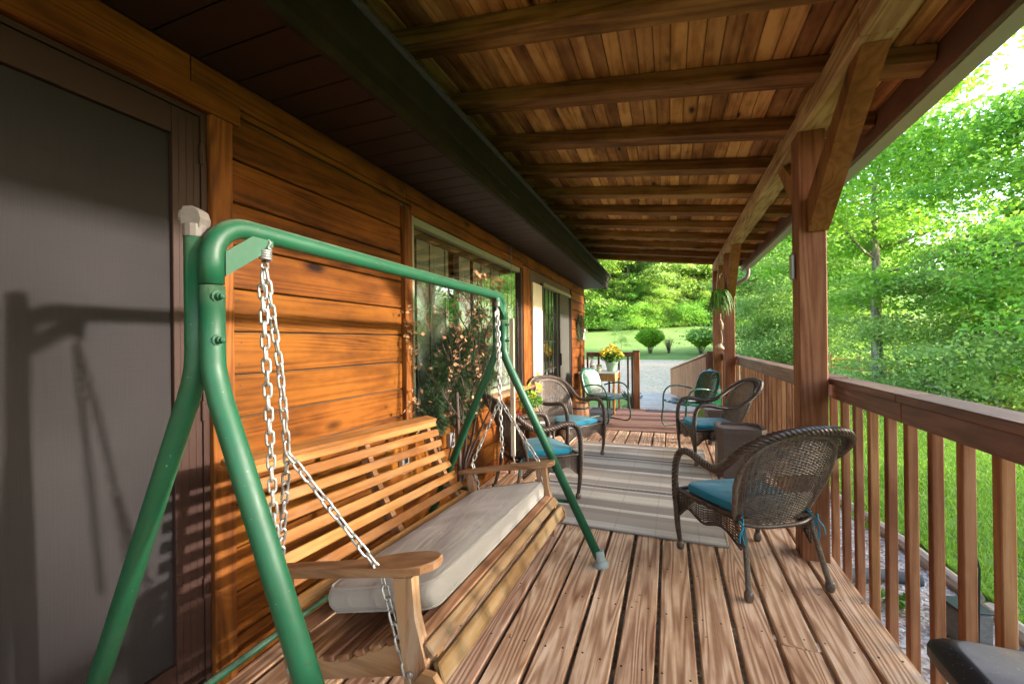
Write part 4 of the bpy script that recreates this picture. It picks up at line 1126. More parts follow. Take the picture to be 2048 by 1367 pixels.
# ================================================================== GREEN METAL CHAIRS
def make_shell():
    root = empty('metal_lawn_chair')
    def outline(w, h, n=40, p=3.2):
        return [(w*abs(math.cos(2*math.pi*i/n))**(2/p)*(1 if math.cos(2*math.pi*i/n) >= 0 else -1), h*abs(math.sin(2*math.pi*i/n))**(2/p)*(1 if math.sin(2*math.pi*i/n) >= 0 else -1)) for i in range(n)]
    # back shell
    mb = MB(); K = 14; n = 56; ol = outline(.235, .265, n); V = []
    def B_(x, h, off=0):
        t = (h+.265)/.53
        yy_ = -.205-.155*t-.02*math.sin(t*3.1)+.035*(x/.235)**2+off
        return Vector((x, yy_, .385+.47*t))
    for side, off in ((0, .0), (1, -.006)):
        for k in range(K+1):
            s = 1-k/K
            for x, h in ol:
                X_, H_ = x*s, h*s
                fl = 0
                if H_ > .10: fl = .006*math.sin(X_*2*math.pi/.036)*min(1, (H_-.10)/.06)
                rimf = .022*max(0, (s-.86)/.14)**2
                V.append(B_(X_, H_, off-rimf+fl))
    F = []
    for side in (0, 1):
        b0 = side*(K+1)*n
        for k in range(K):
            for i in range(n):
                f = (b0+k*n+i, b0+k*n+(i+1) % n, b0+(k+1)*n+(i+1) % n, b0+(k+1)*n+i)
                F.append(f if side else f[::-1])
    for i in range(n): F.append((i, (i+1) % n, (K+1)*n+(i+1) % n, (K+1)*n+i))
    mb.add(V, F); mb.build('back_shell', M['chairgreen'], root, smooth=True)
    # seat pan
    mb = MB(); V = []; ol = outline(.245, .235, n, 4)
    for side, off in ((0, 0), (1, -.006)):
        for k in range(K+1):
            s = 1-k/K
            for x, y in ol:
                X_, Y_ = x*s, y*s
                z = .405+.05*(Y_+.235)/.47*0.6-.018*math.cos(Y_/.235*1.5)+.0-.035*max(0, (s-.84)/.16)**2+off
                V.append((X_, Y_+.02, z))
    F = []
    for side in (0, 1):
        b0 = side*(K+1)*n
        for k in range(K):
            for i in range(n):
                f = (b0+k*n+i, b0+k*n+(i+1) % n, b0+(k+1)*n+(i+1) % n, b0+(k+1)*n+i)
                F.append(f[::-1] if side else f)
    for i in range(n): F.append((i, (i+1) % n, (K+1)*n+(i+1) % n, (K+1)*n+i))
    mb.add(V, F); mb.build('seat_pan', M['chairgreen'], root, smooth=True)
    for s in (1, -1):
        P = crom([(s*.245, -.225, .565), (s*.272, -.10, .600), (s*.280, .05, .618), (s*.280, .16, .600), (s*.278, .235, .53), (s*.270, .262, .43), (s*.268, .268, .30), (s*.268, .290, .15), (s*.268, .275, .055), (s*.268, .205, .014), (s*.268, .05, .012), (s*.268, -.20, .012), (s*.262, -.30, .014), (s*.22, -.335, .016), (0, -.345, .016)], 7)
        MB().tube(P, .0115, 10).build('arm_tube', M['chairgreen'], root, smooth=True)
        for y in (.235, -.16):
            q = MB(); q.lathe([(.016, 0), (.016, .004), (.007, .005), (.007, .02)], 8); q.build('bolt', M['chairgreen'], root, (s*.262, y, .40), rot=(0, R(90*s), 0))
    MB().tube([(-.24, .235, .385), (.24, .235, .385)], .009, 8).tube([(-.24, -.2, .385), (.24, -.2, .385)], .009, 8).build('seat_brace', M['chairgreen'], root, smooth=True)
    return root
gc = make_shell()
seatpad = M['darkmat']
M['pad'] = plain('slate_pad', (.17, .20, .21), .8, 0, .12, 20)
pad = cushion_mesh('p', rrect(-.20, .20, -.17, .20, .05), .016, M['pad'], .006, 0, 1, False).mesh('seat_pad', M['pad'], True)
for i, ((x, y), a, lab) in enumerate([((-.99, 6.92), -122, 'green metal shell back lawn chair beside the house wall at the pine table'), ((.27, 6.68), 125, 'green metal shell back lawn chair on the open side near the fern post')]):
    o = gc if i == 0 else copy_tree(gc)
    o.location = (x, y, 0); o.rotation_euler = (0, 0, R(a)); tag(o, lab, 'lawn chair', 'green metal lawn chairs')
    inst('seat_pad', pad, None, (x, y, .432), (0, 0, R(a)), label='thin slate grey pad on the green lawn chair '+('by the wall' if i == 0 else 'by the fern post'), cat='cushion', group='pads on the green chairs')

# ================================================================== TABLES AND MATS
def woven_box(name, x0, x1, y0, y1, z, c, label, recess=True, legs=False):
    o = empty(name, ((x0+x1)/2, (y0+y1)/2, 0), label=label, cat='side table')
    w, d_ = (x1-x0)/2, (y1-y0)/2
    pl = lambda s: [(-w*s+c, -d_*s), (w*s-c, -d_*s), (w*s, -d_*s+c), (w*s, d_*s-c), (w*s-c, d_*s), (-w*s+c, d_*s), (-w*s, d_*s-c), (-w*s, -d_*s+c)]
    zb_ = .0 if not legs else z-.17
    MB().prism(pl(.96), 'z', zb_, z-.055).build('body', M['weavebox'], o)
    MB().prism(pl(1.0), 'z', z-.054, z-.028).build('tray_base', M['weavebox'], o)
    mb = MB(); a = pl(1.0); b_ = pl(.88); n = 8
    V = [(x, y, z-.0275) for x, y in a]+[(x, y, z) for x, y in a]+[(x, y, z) for x, y in b_]+[(x, y, z-.0275) for x, y in b_]
    mb.add(V, [(r*n+i, r*n+(i+1) % n, (r+1)*n+(i+1) % n, (r+1)*n+i) for r in range(3) for i in range(n)])
    mb.build('tray_rim', M['weavebox'], o)
    if legs: 
        MB().lathe([(.045, 0), (.045, z-.17)], 12).build('pedestal', M['weavebox'], o, (-w*.6, -d_*.7, 0))
        MB().lathe([(.045, 0), (.045, z-.17)], 12).build('pedestal', M['weavebox'], o, (w*.6, d_*.5, 0))
    return o
woven_box('woven_side_table', .41, .83, 4.38, 4.76, .47, .05, 'square brown woven side table with tray top between the two armchairs by the railing')
woven_box('woven_side_table', .40, .80, 5.70, 6.12, .44, .03, 'darker woven side table behind the far railing armchair', legs=True)
# small table by the window with the pansies
st = empty('slat_side_table', (-1.33, 4.10, 0), label='small brown woven side table with thin legs holding yellow pansies by the window', cat='side table')
MB().box(-.20, .20, -.24, .24, .475, .492, .004).build('table_top', M['weavebox'], st)
MB().box(-.18, .18, -.22, .22, .44, .4745).build('apron', M['weavebox'], st)
for sx in (-1, 1):
    for sy in (-1, 1): MB().tube([(sx*.165, sy*.205, .44), (sx*.175, sy*.215, 0)], .012, 8).build('leg', M['wicker'], st, smooth=True)
pf = MB(); pf.box(-.07, .07, -.05, .05, 0, .003).box(-.05, .06, -.07, .04, .0035, .007)
pf.build('folded_paper', M['paper'], None, (-1.20, 4.02, .493), rot=(0, 0, .5), label='folded white paper lying on the small table beside the pansies', cat='paper')
def leaves_mb(mb, n, c, rad, size, rnd, up=.6, flat=1.0):
    for _ in range(n):
        a = rnd.uniform(0, 6.283); cz = rnd.uniform(-1, 1); rr_ = rnd.random()**.45; s = math.sqrt(1-cz*cz)
        p = Vector(c)+Vector((rad[0]*rr_*s*math.cos(a), rad[1]*rr_*s*math.sin(a), rad[2]*rr_*cz))
        nrm = Vector((rnd.gauss(0, 1), rnd.gauss(0, 1), rnd.gauss(up*1.5, 1))).normalized()
        t = nrm.orthogonal().normalized(); t = Matrix.Rotation(rnd.uniform(0, 6.28), 3, nrm) @ t; b_ = nrm.cross(t)
        sz = size*rnd.uniform(.6, 1.3)
        mb.add([p-t*sz*.5, p+b_*sz*.32-nrm*sz*.08, p+t*sz*.5, p-b_*sz*.32-nrm*sz*.08], [(0, 1, 2, 3)])
def flower_mb(mb, p, r, rnd, petals=5, tilt=.5, deep=.25):
    nrm = Vector((rnd.gauss(0, tilt), rnd.gauss(-.25, tilt), 1)).normalized(); t = nrm.orthogonal().normalized(); b_ = nrm.cross(t)
    p = Vector(p)
    for k in range(petals):
        a = 6.283*k/petals; d_ = t*math.cos(a)+b_*math.sin(a); e = nrm.cross(d_)
        mb.add([p, p+d_*r*.6+e*r*.42+nrm*r*deep, p+d_*r+nrm*r*deep*.6, p+d_*r*.6-e*r*.42+nrm*r*deep], [(0, 1, 2, 3)])
rnd = random.Random(11)
pn = empty('pansy_pot', (-1.38, 4.20, .493), label='pot of yellow pansies on the small table below the window', cat='potted plant')
MB().lathe([(.06, 0), (.085, .11), (.09, .115), (.09, .13), (.08, .13), (.078, .11)], 18).build('pot', M['terracotta'], pn, smooth=True)
mb = MB(); leaves_mb(mb, 420, (0, 0, .20), (.14, .17, .10), .035, rnd); mb.build('foliage', M['leaf_plant'], pn)
mb = MB()
for _ in range(13):
    flower_mb(mb, (rnd.uniform(-.05, .15), rnd.uniform(-.15, .12), rnd.uniform(.24, .37)), .036, rnd, 5, .8)
flower_mb(mb, (.08, .02, .47), .03, rnd)
mb.build('blossoms', M['yellow'], pn)
# pine table with turned legs at the far end
pt = empty('pine_table', (-1.19, 7.90, 0), label='narrow pine table with turned legs and grey top behind the green lawn chair', cat='table')
M['greytop'] = plain('grey_tabletop', (.33, .31, .29), .5, 0, .1, 5)
MB().box(-.36, .30, -.46, .42, .722, .745, .004).build('table_top', M['greytop'], pt)
for (a, b_, c_, d_) in ((-.32, .27, -.43, -.41), (-.32, .27, .37, .39), (.255, .275, -.405, .365), (-.335, -.315, -.405, .365)):
    MB().box(a, b_, c_, d_, .60, .721, .002).build('apron', M['pine_table'], pt)
LG = MB(); LG.box(-.026, .026, -.026, .026, .58, .72, .003)
LG.lathe([(.010, 0), (.014, .02), (.022, .06), (.016, .10), (.024, .14), (.030, .24), (.031, .34), (.026, .46), (.018, .50), (.027, .52), (.018, .54), (.026, .58)], 16)
lgm = LG.mesh('leg', M['pine_table']); 
for x in (-.32, .27):
    for y in (-.42, .38): inst('leg', lgm, pt, (x, y, 0))
fp = empty('flower_pot', (-1.02, 8.0, .746), label='pale green pot of yellow daisies on the pine table', cat='potted plant')
MB().lathe([(.075, 0), (.082, .02), (.115, .15), (.122, .152), (.122, .165), (.108, .165), (.105, .14)], 24).build('pot', M['pot'], fp, smooth=True)
mb = MB(); leaves_mb(mb, 900, (0, 0, .27), (.21, .21, .12), .05, rnd); mb.build('foliage', M['leaf_plant'], fp)
mb = MB()
for _ in range(110):
    a = rnd.uniform(0, 6.28); rr_ = .23*rnd.random()**.5
    flower_mb(mb, (rr_*math.cos(a), rr_*math.sin(a), .30+.13*(1-(rr_/.23)**2)+rnd.uniform(-.06, .05)), .030, rnd, 7, .7, .1)
for _ in range(8): flower_mb(mb, (rnd.uniform(-.03, .03), rnd.uniform(-.03, .03), rnd.uniform(.44, .50)), .028, rnd, 7, .7, .1)
mb.build('blossoms', M['yellow'], fp)
sp_ = empty('spray_bottle', (-1.36, 7.86, .746), label='grey and white spray bottle on the pine table', cat='bottle')
MB().lathe([(.042, 0), (.045, .01), (.045, .13), (.036, .17), (.016, .21), (.015, .235)], 18).build('bottle', M['white'], sp_, smooth=True)
MB().lathe([(.0458, .03), (.0458, .11)], 18).build('label_band', plain('bottle_label', (.20, .21, .20), .5), sp_, smooth=True)
hd = MB(); hd.lathe([(.018, .236), (.018, .262)], 12); hd.prism([(-.05, .262), (.03, .262), (.034, .28), (.01, .292), (-.05, .285)], 'y', -.011, .011); hd.prism([(-.035, .262), (-.028, .262), (-.04, .215), (-.046, .217)], 'y', -.006, .006)
hd.build('trigger_head', M['grey_plastic'], sp_)
cj = empty('candle_jar', (-1.24, 7.92, .746), label='yellow green candle jar beside the flower pot on the pine table', cat='candle jar')
MB().lathe([(.045, 0), (.048, .01), (.048, .12), (.043, .12), (.043, .09), (.0, .09)], 18).build('glass', M['greenglass'], cj, smooth=True)
MB().lathe([(.0485, .10), (.0485, .115)], 18).build('rim_band', M['terracotta'], cj, smooth=True)
wh = empty('wire_holder', (-1.50, 7.72, .746), label='little black wire hoop holder on the pine table near the wall', cat='holder')
MB().tube([(.045*math.cos(a), 0, .02+.075*math.sin(a)) for a in [math.pi*i/10 for i in range(11)]], .006, 6).build('hoop', M['darkmetal'], wh, smooth=True)
MB().lathe([(.05, 0), (.05, .006)], 16).build('base', M['darkmetal'], wh)
# barrel planter under the green chair
ba = empty('keg_planter', (-1.30, 6.28, 0), label='small wooden keg standing under the green lawn chair by the wall', cat='keg')
for i in range(14):
    a = 2*math.pi*i/14; V = []
    mb = MB()
    P = [(.135, 0), (.155, .10), (.162, .19), (.155, .28), (.138, .38)]
    h = math.pi/14*.93
    V = [(r_*math.cos(a+s*h), r_*math.sin(a+s*h), z) for r_, z in P for s in (-1, 1)]+[((r_-.015)*math.cos(a+s*h), (r_-.015)*math.sin(a+s*h), z) for r_, z in P for s in (-1, 1)]
    F = [(2*k, 2*k+1, 2*k+3, 2*k+2) for k in range(4)]+[(10+2*k, 12+2*k, 13+2*k, 11+2*k) for k in range(4)]+[(0, 2, 12, 10), (8, 9, 19, 18), (1, 11, 13, 3)]
    mb.add(V, F); mb.build('stave', M['barrel'], ba)
for z in (.06, .30):
    MB().lathe([(.152 if z < .1 else .156, z), (.157, z+.025)], 28).build('hoop', M['darkmetal'], ba, smooth=True)
MB().lathe([(.12, .02), (.13, .35), (.0, .355)], 14).build('core', M['barrel'], ba)
# rug, mats
rug = MB()
def rg(u, v): 
    x = -.73+1.46*u; y = -1.25+2.5*v
    return Vector((x, y, .0085+.0012*math.sin(x*9+y*3)+.0008*math.sin(y*7)))
rug.grid(rg, 24, 40); rug.tube([(x, y, .0065) for x, y in rrect(-.73, .73, -1.25, 1.25, .01, 2)], .006, 5, closed=True)
rug.build('area_rug', M['rug'], None, (-.385, 4.175, .0), rot=(0, 0, R(-.6)), smooth=True, label='grey and beige striped woven rug on the deck between the wicker chairs', cat='rug')
MB().box(-.93, .90, -1.0, 1.0, 0, .008, .003).build('carpet_mat', M['brownmat'], None, (.0, 7.27, .001), label='plain brown carpet mat at the far end of the deck under the green chairs', cat='mat')
MB().box(-.24, .24, -1.03, 1.03, 0, .010, .003).build('floor_runner', M['darkmat'], None, (-1.19, 7.27, .001), label='dark runner mat along the wall beside the brown carpet', cat='mat')
MB().box(-.43, .43, -.10, .10, 0, .010, .004).build('doormat', M['rubber'], None, (.0, 8.13, .0095), label='narrow grey doormat on the far edge of the brown carpet', cat='mat')
# black lidded box in the near corner
bb = empty('black_lidded_box', (.73, .93, 0), label='black weathered box with a flat lid in the near corner of the porch', cat='box')
lid = MB()
def ring(x0, x1, y0, y1, r, z): return [(p[0], p[1], z) for p in rrect(x0, x1, y0, y1, r, 4)]
RG = [ring(-.16, .155, -.34, .375, .05, .535), ring(-.168, .155, -.345, .383, .05, .548), ring(-.168, .155, -.345, .383, .05, .572), ring(-.160, .150, -.338, .375, .045, .580), ring(-.128, .128, -.305, .343, .03, .6), ring(-.122, .122, -.30, .337, .03, .6015)]
n = min(len(r_) for r_ in RG)
def resamp(P, n):
    P = [Vector(p) for p in P]+[Vector(P[0])]; L = [0]
    for a, b_ in zip(P, P[1:]): L.append(L[-1]+(b_-a).length)
    out = []
    for i in range(n):
        d_ = L[-1]*i/n; k = max(j for j in range(len(L)-1) if L[j] <= d_); out.append(P[k].lerp(P[k+1], (d_-L[k])/max(1e-9, L[k+1]-L[k])))
    return out
n = 72; RG = [resamp(r_, n) for r_ in RG]
lid.add([p for r_ in RG for p in r_], [(r*n+i, r*n+(i+1) % n, (r+1)*n+(i+1) % n, (r+1)*n+i) for r in range(len(RG)-1) for i in range(n)]+[tuple(range(n))[::-1], tuple(range(5*n, 6*n))])
autosmooth(lid.build('lid', M['black'], bb), 40)
MB().box(-.10, .14, -.30, .33, .03, .534, .01).build('body', M['black'], bb)
for x in (-.08, .10):
    for y in (-.26, .28): MB().lathe([(.02, 0), (.02, .03)], 10).build('foot', M['darkmetal'], bb, (x, y, 0))

# ================================================================== NUMPY LEAF MESHES
def leaf_mesh(name, P, size, mat, seed, up=.8, N_=None, elong=.62, droop=None):
    """P: (n,3) leaf centres -> one mesh of kite-shaped quads"""
    r = np.random.default_rng(seed); n = len(P)
    nr = r.normal(size=(n, 3)); nr[:, 2] += up*1.6
    if N_ is not None: nr = nr*.6+N_
    nr /= np.linalg.norm(nr, axis=1)[:, None]
    t = r.normal(size=(n, 3)); t -= nr*(t*nr).sum(1)[:, None]; t /= np.linalg.norm(t, axis=1)[:, None]
    b = np.cross(nr, t); s = (size*r.uniform(.55, 1.35, n))[:, None]
    V = np.empty((n, 4, 3)); V[:, 0] = P-t*s*.5; V[:, 1] = P+b*s*elong*.5-nr*s*.07+t*s*.05; V[:, 2] = P+t*s*.5-nr*s*.1; V[:, 3] = P-b*s*elong*.5-nr*s*.07+t*s*.05
    me = bpy.data.meshes.new(name); me.vertices.add(n*4); me.vertices.foreach_set('co', V.reshape(-1).astype(np.float32))
    me.loops.add(n*4); me.loops.foreach_set('vertex_index', np.arange(n*4, dtype=np.int32))
    me.polygons.add(n); me.polygons.foreach_set('loop_start', np.arange(0, n*4, 4, dtype=np.int32)); me.polygons.foreach_set('loop_total', np.full(n, 4, dtype=np.int32))
    me.materials.append(mat); me.update(); me.validate(); return me
def make_tree(name, mat, h, cr, n_leaf, leaf, seed, z0=.25, nl=16, flat=.45, trunk_r=None, clus=5, spread=.16, lean=.0, shape='round', tw=True):
    """returns (trunk mesh, crown mesh) for a tree of height h, crown radius cr, crown starting at z0*h"""
    rd = random.Random(seed); r = np.random.default_rng(seed)
    tr_ = trunk_r or h*.014
    mb = MB(); P = []; 
    for i in range(9):
        t = i/8; P.append((lean*h*t*t+rd.uniform(-.02, .02)*h*t*.6, rd.uniform(-.02, .02)*h*t*.6, -.4+(h*.93+.4)*t))
    P = crom(P, 3); rad = [tr_*(1.25 if k == 0 else 1)*(1-.85*k/(len(P)-1)) for k in range(len(P))]
    mb.tube(P, rad, 7)
    C = []
    for i in range(nl):
        t = z0+(1-z0)*(i+.5)/nl*.96
        k = int(t*(len(P)-1)); a = i*2.4+rd.uniform(-.5, .5)
        if shape == 'round': rr_ = cr*math.sin(math.pi*min(1, max(.08, ((t-z0)/(1-z0))*.80+.17)))**.75
        elif shape == 'spread': rr_ = cr*(1-.55*((t-z0)/(1-z0))**2)
        else: rr_ = cr*(1-.75*((t-z0)/(1-z0)))
        rr_ *= rd.uniform(.78, 1.12)
        p0 = P[k]; rise = rd.uniform(.10, .42)*rr_
        L = [p0]
        for q in range(1, 6):
            u = q/5; L.append(p0+Vector((math.cos(a+rd.uniform(-.12, .12)), math.sin(a+rd.uniform(-.12, .12)), 0))*rr_*u+Vector((0, 0, rise*math.sin(u*1.9)+rd.uniform(-.03, .03)*rr_)))
        mb.tube(L, [rad[k]*.45*(1-.85*q/5) for q in range(6)], 4)
        for q in range(2, 6):
            for w in range(clus//2+1):
                off = Vector((rd.gauss(0, 1), rd.gauss(0, 1), rd.gauss(0, .45)))*rr_*.20
                e = L[q]+off
                if tw and rd.random() < .6: mb.tube([L[q], L[q].lerp(e, .55)+Vector((0, 0, .02*h*.2)), e], [rad[k]*.12, rad[k]*.09, rad[k]*.05], 3, cap=False)
                C.append((e.x, e.y, e.z, rr_*spread*rd.uniform(.7, 1.4)))
    for _ in range(clus): C.append((P[-1].x+rd.gauss(0, .1)*cr, P[-1].y+rd.gauss(0, .1)*cr, P[-1].z+rd.uniform(-.03, .03)*h, cr*spread))
    C = np.array(C); w = C[:, 3]**1.6; w /= w.sum()
    idx = r.choice(len(C), size=n_leaf, p=w)
    g_ = r.normal(size=(n_leaf, 3)); g_[:, 2] *= flat
    Pn = C[idx, :3]+g_*C[idx, 3][:, None]
    # drooping sprays
    Pn[:, 2] -= (np.abs(g_[:, 0])+np.abs(g_[:, 1]))*C[idx, 3]*.18
    Pn = Pn[Pn[:, 2] > (.35 if h > 6 else .04)+.25*r.random(n_leaf)]
    return mb.mesh(name+'_trunk', M['bark'], True), leaf_mesh(name+'_crown', Pn, leaf, mat, seed+1, up=.9)
def put_tree(ms, x, y, rz=0, s=1, label=None, group=None, name='tree', cat='tree', dz=0, sz=None):
    o = empty(name, (x, y, gz(x, y)+dz), rz, label=label, cat=cat, group=group); o.scale = (s, s, sz or s)
    inst('trunk', ms[0], o); inst('crown', ms[1], o); return o

# ---- individual nearer trees on the right
ta = make_tree('pale', M['leaf_pale'], 8.5, 4.2, 56000, .15, 21, z0=.16, nl=20, flat=.35, trunk_r=.12, clus=6, spread=.13, shape='spread')
put_tree(ta, 7.6, 31.5, .4, 1.12, 'pale green low spreading tree on the lawn seen between the two timber posts', name='spreading_tree')
tb = make_tree('mapl', M['leaf_green'], 12.5, 4.6, 42000, .18, 33, z0=.30, nl=22, flat=.28, trunk_r=.22, clus=6, spread=.13, shape='round')
put_tree(tb, 7.55, 20.2, 2.0, 1, 'tall grey trunked maple rising behind the split rail fence, right of the near post', name='maple_tree')
tc_ = make_tree('mapl2', M['leaf_green'], 12.5, 4.9, 56000, .16, 45, z0=.16, nl=24, flat=.25, trunk_r=.2, clus=7, spread=.12, shape='spread')
put_tree(tc_, 11.0, 15.2, 1.0, .82, 'big dense maple at the right edge of the photo with dark green layered leaves', name='maple_tree')
td = make_tree('dog', M['leaf_pale'], 6.0, 3.6, 42000, .125, 57, z0=.08, nl=18, flat=.26, trunk_r=.09, clus=6, spread=.12, shape='spread')
put_tree(td, 9.6, 17.6, 2.6, 1, 'low pale yellow green dogwood in front of the dense maple', name='dogwood_tree')
te = make_tree('mid', M['leaf_green'], 5.0, 3.4, 30000, .14, 61, z0=.05, nl=16, flat=.3, trunk_r=.08, clus=6, spread=.14, shape='spread')
put_tree(te, 12.2, 20.5, .3, 1, 'low bushy green tree beyond the porch rail at the right edge', name='bushy_tree')
# ---- wood behind, prototypes and copies
pr = [make_tree('w0', M['leaf_lime'], 17, 4.4, 20000, .32, 101, z0=.10, nl=20, flat=.4, trunk_r=.17, clus=5, spread=.15),
      make_tree('w1', M['leaf_lime'], 20, 4.8, 20000, .34, 102, z0=.18, nl=20, flat=.4, trunk_r=.22, clus=5, spread=.15),
      make_tree('w2', M['leaf_pale'], 15, 4.2, 17000, .32, 103, z0=.08, nl=18, flat=.4, trunk_r=.15, clus=5, spread=.15),
      make_tree('w3', M['leaf_green'], 18, 4.4, 17000, .34, 104, z0=.25, nl=20, flat=.35, trunk_r=.2, clus=5, spread=.15)]
us = make_tree('u0', M['leaf_green'], 3.6, 3.0, 10000, .2, 110, z0=.03, nl=14, flat=.5, trunk_r=.05, clus=6, spread=.2, shape='spread')
us3 = make_tree('u2', M['leaf_pale'], 2.6, 2.2, 16000, .12, 113, z0=.04, nl=16, flat=.5, trunk_r=.04, clus=6, spread=.2, shape='spread')
us2 = make_tree('u1', M['leaf_lime'], 4.4, 2.8, 9000, .2, 111, z0=.03, nl=14, flat=.5, trunk_r=.05, clus=6, spread=.2, shape='spread')
rd = random.Random(5); k = 0
def where(x, y):
    a = math.degrees(math.atan2(x, y))
    for lim, t in ((-20, 'far behind the house'), (-15, 'behind the house roof'), (-10, 'behind the house corner'), (-7.5, 'just right of the house corner'), (-4.5, 'above the flower pot'), (-1.2, 'above the left round bush'), (2, 'above the twiggy bush'), (5, 'above the right round bush'), (8.5, 'behind the pair of far posts'), (11.5, 'just right of the far posts'), (14.5, 'left of the near post'), (18.5, 'behind the near post'), (24, 'right of the near post'), (31, 'near the right edge')):
        if a < lim: return t
    return 'outside the right edge'
GW = 'trees of the wood beyond the lawn'
kinds = ['lime green tree', 'very tall lime green tree', 'pale airy tree', 'deeper green tree']
rows = ['low front', 'front', 'second', 'third', 'fourth', 'last']
for row, (y0, n, xa, xb) in enumerate(((54.5, 12, -11, 22), (57, 13, -26, 24), (63, 14, -30, 28), (70, 15, -34, 34), (79, 15, -38, 40), (92, 14, -44, 46))):
    for i in range(n):
        x = xa+(xb-xa)*(i+rd.uniform(.15, .85))/n; y = y0+rd.uniform(-2, 3)+.40*max(0, x+10)
        q = rd.choice((0, 1, 2, 0, 3)); s = rd.uniform(.72, 1.12) if row else rd.uniform(.36, .58)
        put_tree(pr[q], x, y, rd.uniform(0, 6.28), s, kinds[q]+', '+rows[row]+' row of wood, '+where(x, y), GW, 'woodland_tree')
for i in range(22):
    x = -24+46*(i+rd.random())/22; y = 53.5+rd.uniform(-1, 2)+.40*max(0, x+10)
    q = rd.random() < .55
    put_tree(us if q else us2, x, y, rd.uniform(0, 6.28), rd.uniform(.6, 1.05), ('broad green shrub' if q else 'tall lime shrub')+' at the foot of the wood, '+where(x, y), 'shrubs along the edge of the wood', 'woodland_shrub', 'shrub')
# middle distance trees on the right
for (x, y, q, s, lab) in ((14.5, 24.5, 0, .60, 'lime green tree between the maple trunk and the dense maple'), (18.5, 23.5, 3, .62, 'deep green tree beyond the dense maple at the right edge')):
    put_tree(pr[q], x, y, rd.uniform(0, 6.28), s, lab, None, 'lawn_tree')
for (x, y, s) in ((13.2, 24.5, .7), (16, 22.5, .8), (12.9, 17.8, .6)):
    put_tree(us2 if s < .7 else us, x, y, rd.uniform(0, 6.28), s, 'leafy green shrub under the trees right of the lawn, '+('third' if y > 24 else 'second' if x > 14 else 'nearest')+' from the porch', 'shrubs under the right hand trees', 'lawn_shrub', 'shrub')
# ---- sparse trees added out of view on the sunny side to thin sun and sky
hi = make_tree('hi', M['leaf_lime'], 14, 5.0, 9000, .16, 121, z0=.22, nl=18, flat=.45, trunk_r=.16, clus=6, spread=.22, shape='spread')
for i, (x, y) in enumerate(((16.0, -6.0), (15.5, 2.0), (16.5, 10))):
    put_tree(hi, x, y, i*1.3, 1, 'sparse unseen tree added to thin the sunlight on the porch, '+('behind the camera', 'level with the swing', 'level with the far chairs')[i], 'sparse trees added to thin the sunlight', 'lawn_tree')
for (x, y, q, lab) in ((6.1, 30.2, 1.05, 'pale fluffy shrub under the spreading tree, just right of the far posts'), (8.3, 29.8, 1.15, 'pale fluffy shrub under the spreading tree, left of the near post'), (12.6, 33.5, 1.3, 'pale shrub beyond the split rail fence')):
    put_tree(us3, x, y, x*3, q, lab, None, 'lawn_shrub', 'shrub')
for i, y in enumerate((-5.5, -2.6, .2, 3.0, 5.8)):  # shrub row added out of view to block low sun on deck and rail
    o = put_tree(us, 14.2+.5*math.sin(i*2), y, i*1.1, 1.15, 'tall shrub added outside the frame to keep low sun off the deck, '+('far behind the camera', 'behind the camera', 'level with the camera', 'level with the swing', 'level with the near post')[i], 'tall shrubs added to block the low sun', 'lawn_shrub', 'shrub', sz=1.62)
# ---- rounded burning bushes on the lawn
def bush(name, w, h, n, leaf, seed, mat, stems=22, z1=.38):
    r = np.random.default_rng(seed); rd_ = random.Random(seed); mb = MB()
    for i in range(stems):
        a = rd_.uniform(0, 6.28); t = rd_.uniform(.25, 1)*w*.42
        mb.tube([(rd_.gauss(0, .05), rd_.gauss(0, .05), -.05), (t*.45*math.cos(a), t*.45*math.sin(a), h*.32), (t*math.cos(a), t*math.sin(a), h*.72)], [.016, .012, .006], 4, cap=False)
    u = r.normal(size=(n, 3)); u /= np.linalg.norm(u, axis=1)[:, None]; rr_ = r.uniform(.62, 1.03, n)[:, None]+.05*np.sin(u[:, :1]*9)+.05*np.sin(u[:, 1:2]*11)
    P = u*rr_*np.array([w/2, w/2, h*.40])+np.array([0, 0, h*.60])
    keep = (P[:, 2] > h*z1*(.55+.5*r.random(n))); P = P[keep]
    low = P[:, 2] < h*.6; f = np.clip(P[:, 2]/(h*.6), .4, 1); P[low, 0] *= f[low]; P[low, 1] *= f[low]
    return mb.mesh(name+'_stems', M['twig'], True), leaf_mesh(name+'_leaves', P, leaf, mat, seed, up=1.2)
M['leaf_bright'] = leafmat('burning_bush_leaf', (.09, .22, .015), (.18, .36, .025), (.34, .50, .06))
b1 = bush('b', 2.05, 1.85, 9000, .12, 71, M['leaf_bright'])
for (x, y, s, lab) in ((-1.33, 32, 1.0, 'left of the two rounded bright green bushes on the lawn'), (2.05, 32, .95, 'right of the two rounded bright green bushes on the lawn, beside the post')):
    o = empty('round_bush', (x, y, gz(x, y)), rd.uniform(0, 6), label=lab, cat='bush'); o.scale = (s, s, s); inst('stems', b1[0], o); inst('foliage', b1[1], o)
M['leaf_tan'] = leafmat('sparse_twig_leaf', (.16, .13, .05), (.24, .20, .08), (.32, .30, .12))
b2 = bush('t', .95, 1.35, 700, .06, 73, M['leaf_tan'], 34, .2)
o = empty('twiggy_bush', (-.08, 32.3, gz(0, 32.3)), 0, label='small bare twiggy tan bush between the two round bushes', cat='bush'); inst('stems', b2[0], o); inst('foliage', b2[1], o)
sa = make_tree('sap', M['leaf_lime'], 2.9, .75, 2600, .06, 77, z0=.35, nl=12, flat=.5, trunk_r=.018, clus=3, spread=.2)
put_tree(sa, -3.2, 30.5, 0, 1, 'slender young sapling on the lawn above the flower pot', name='sapling')
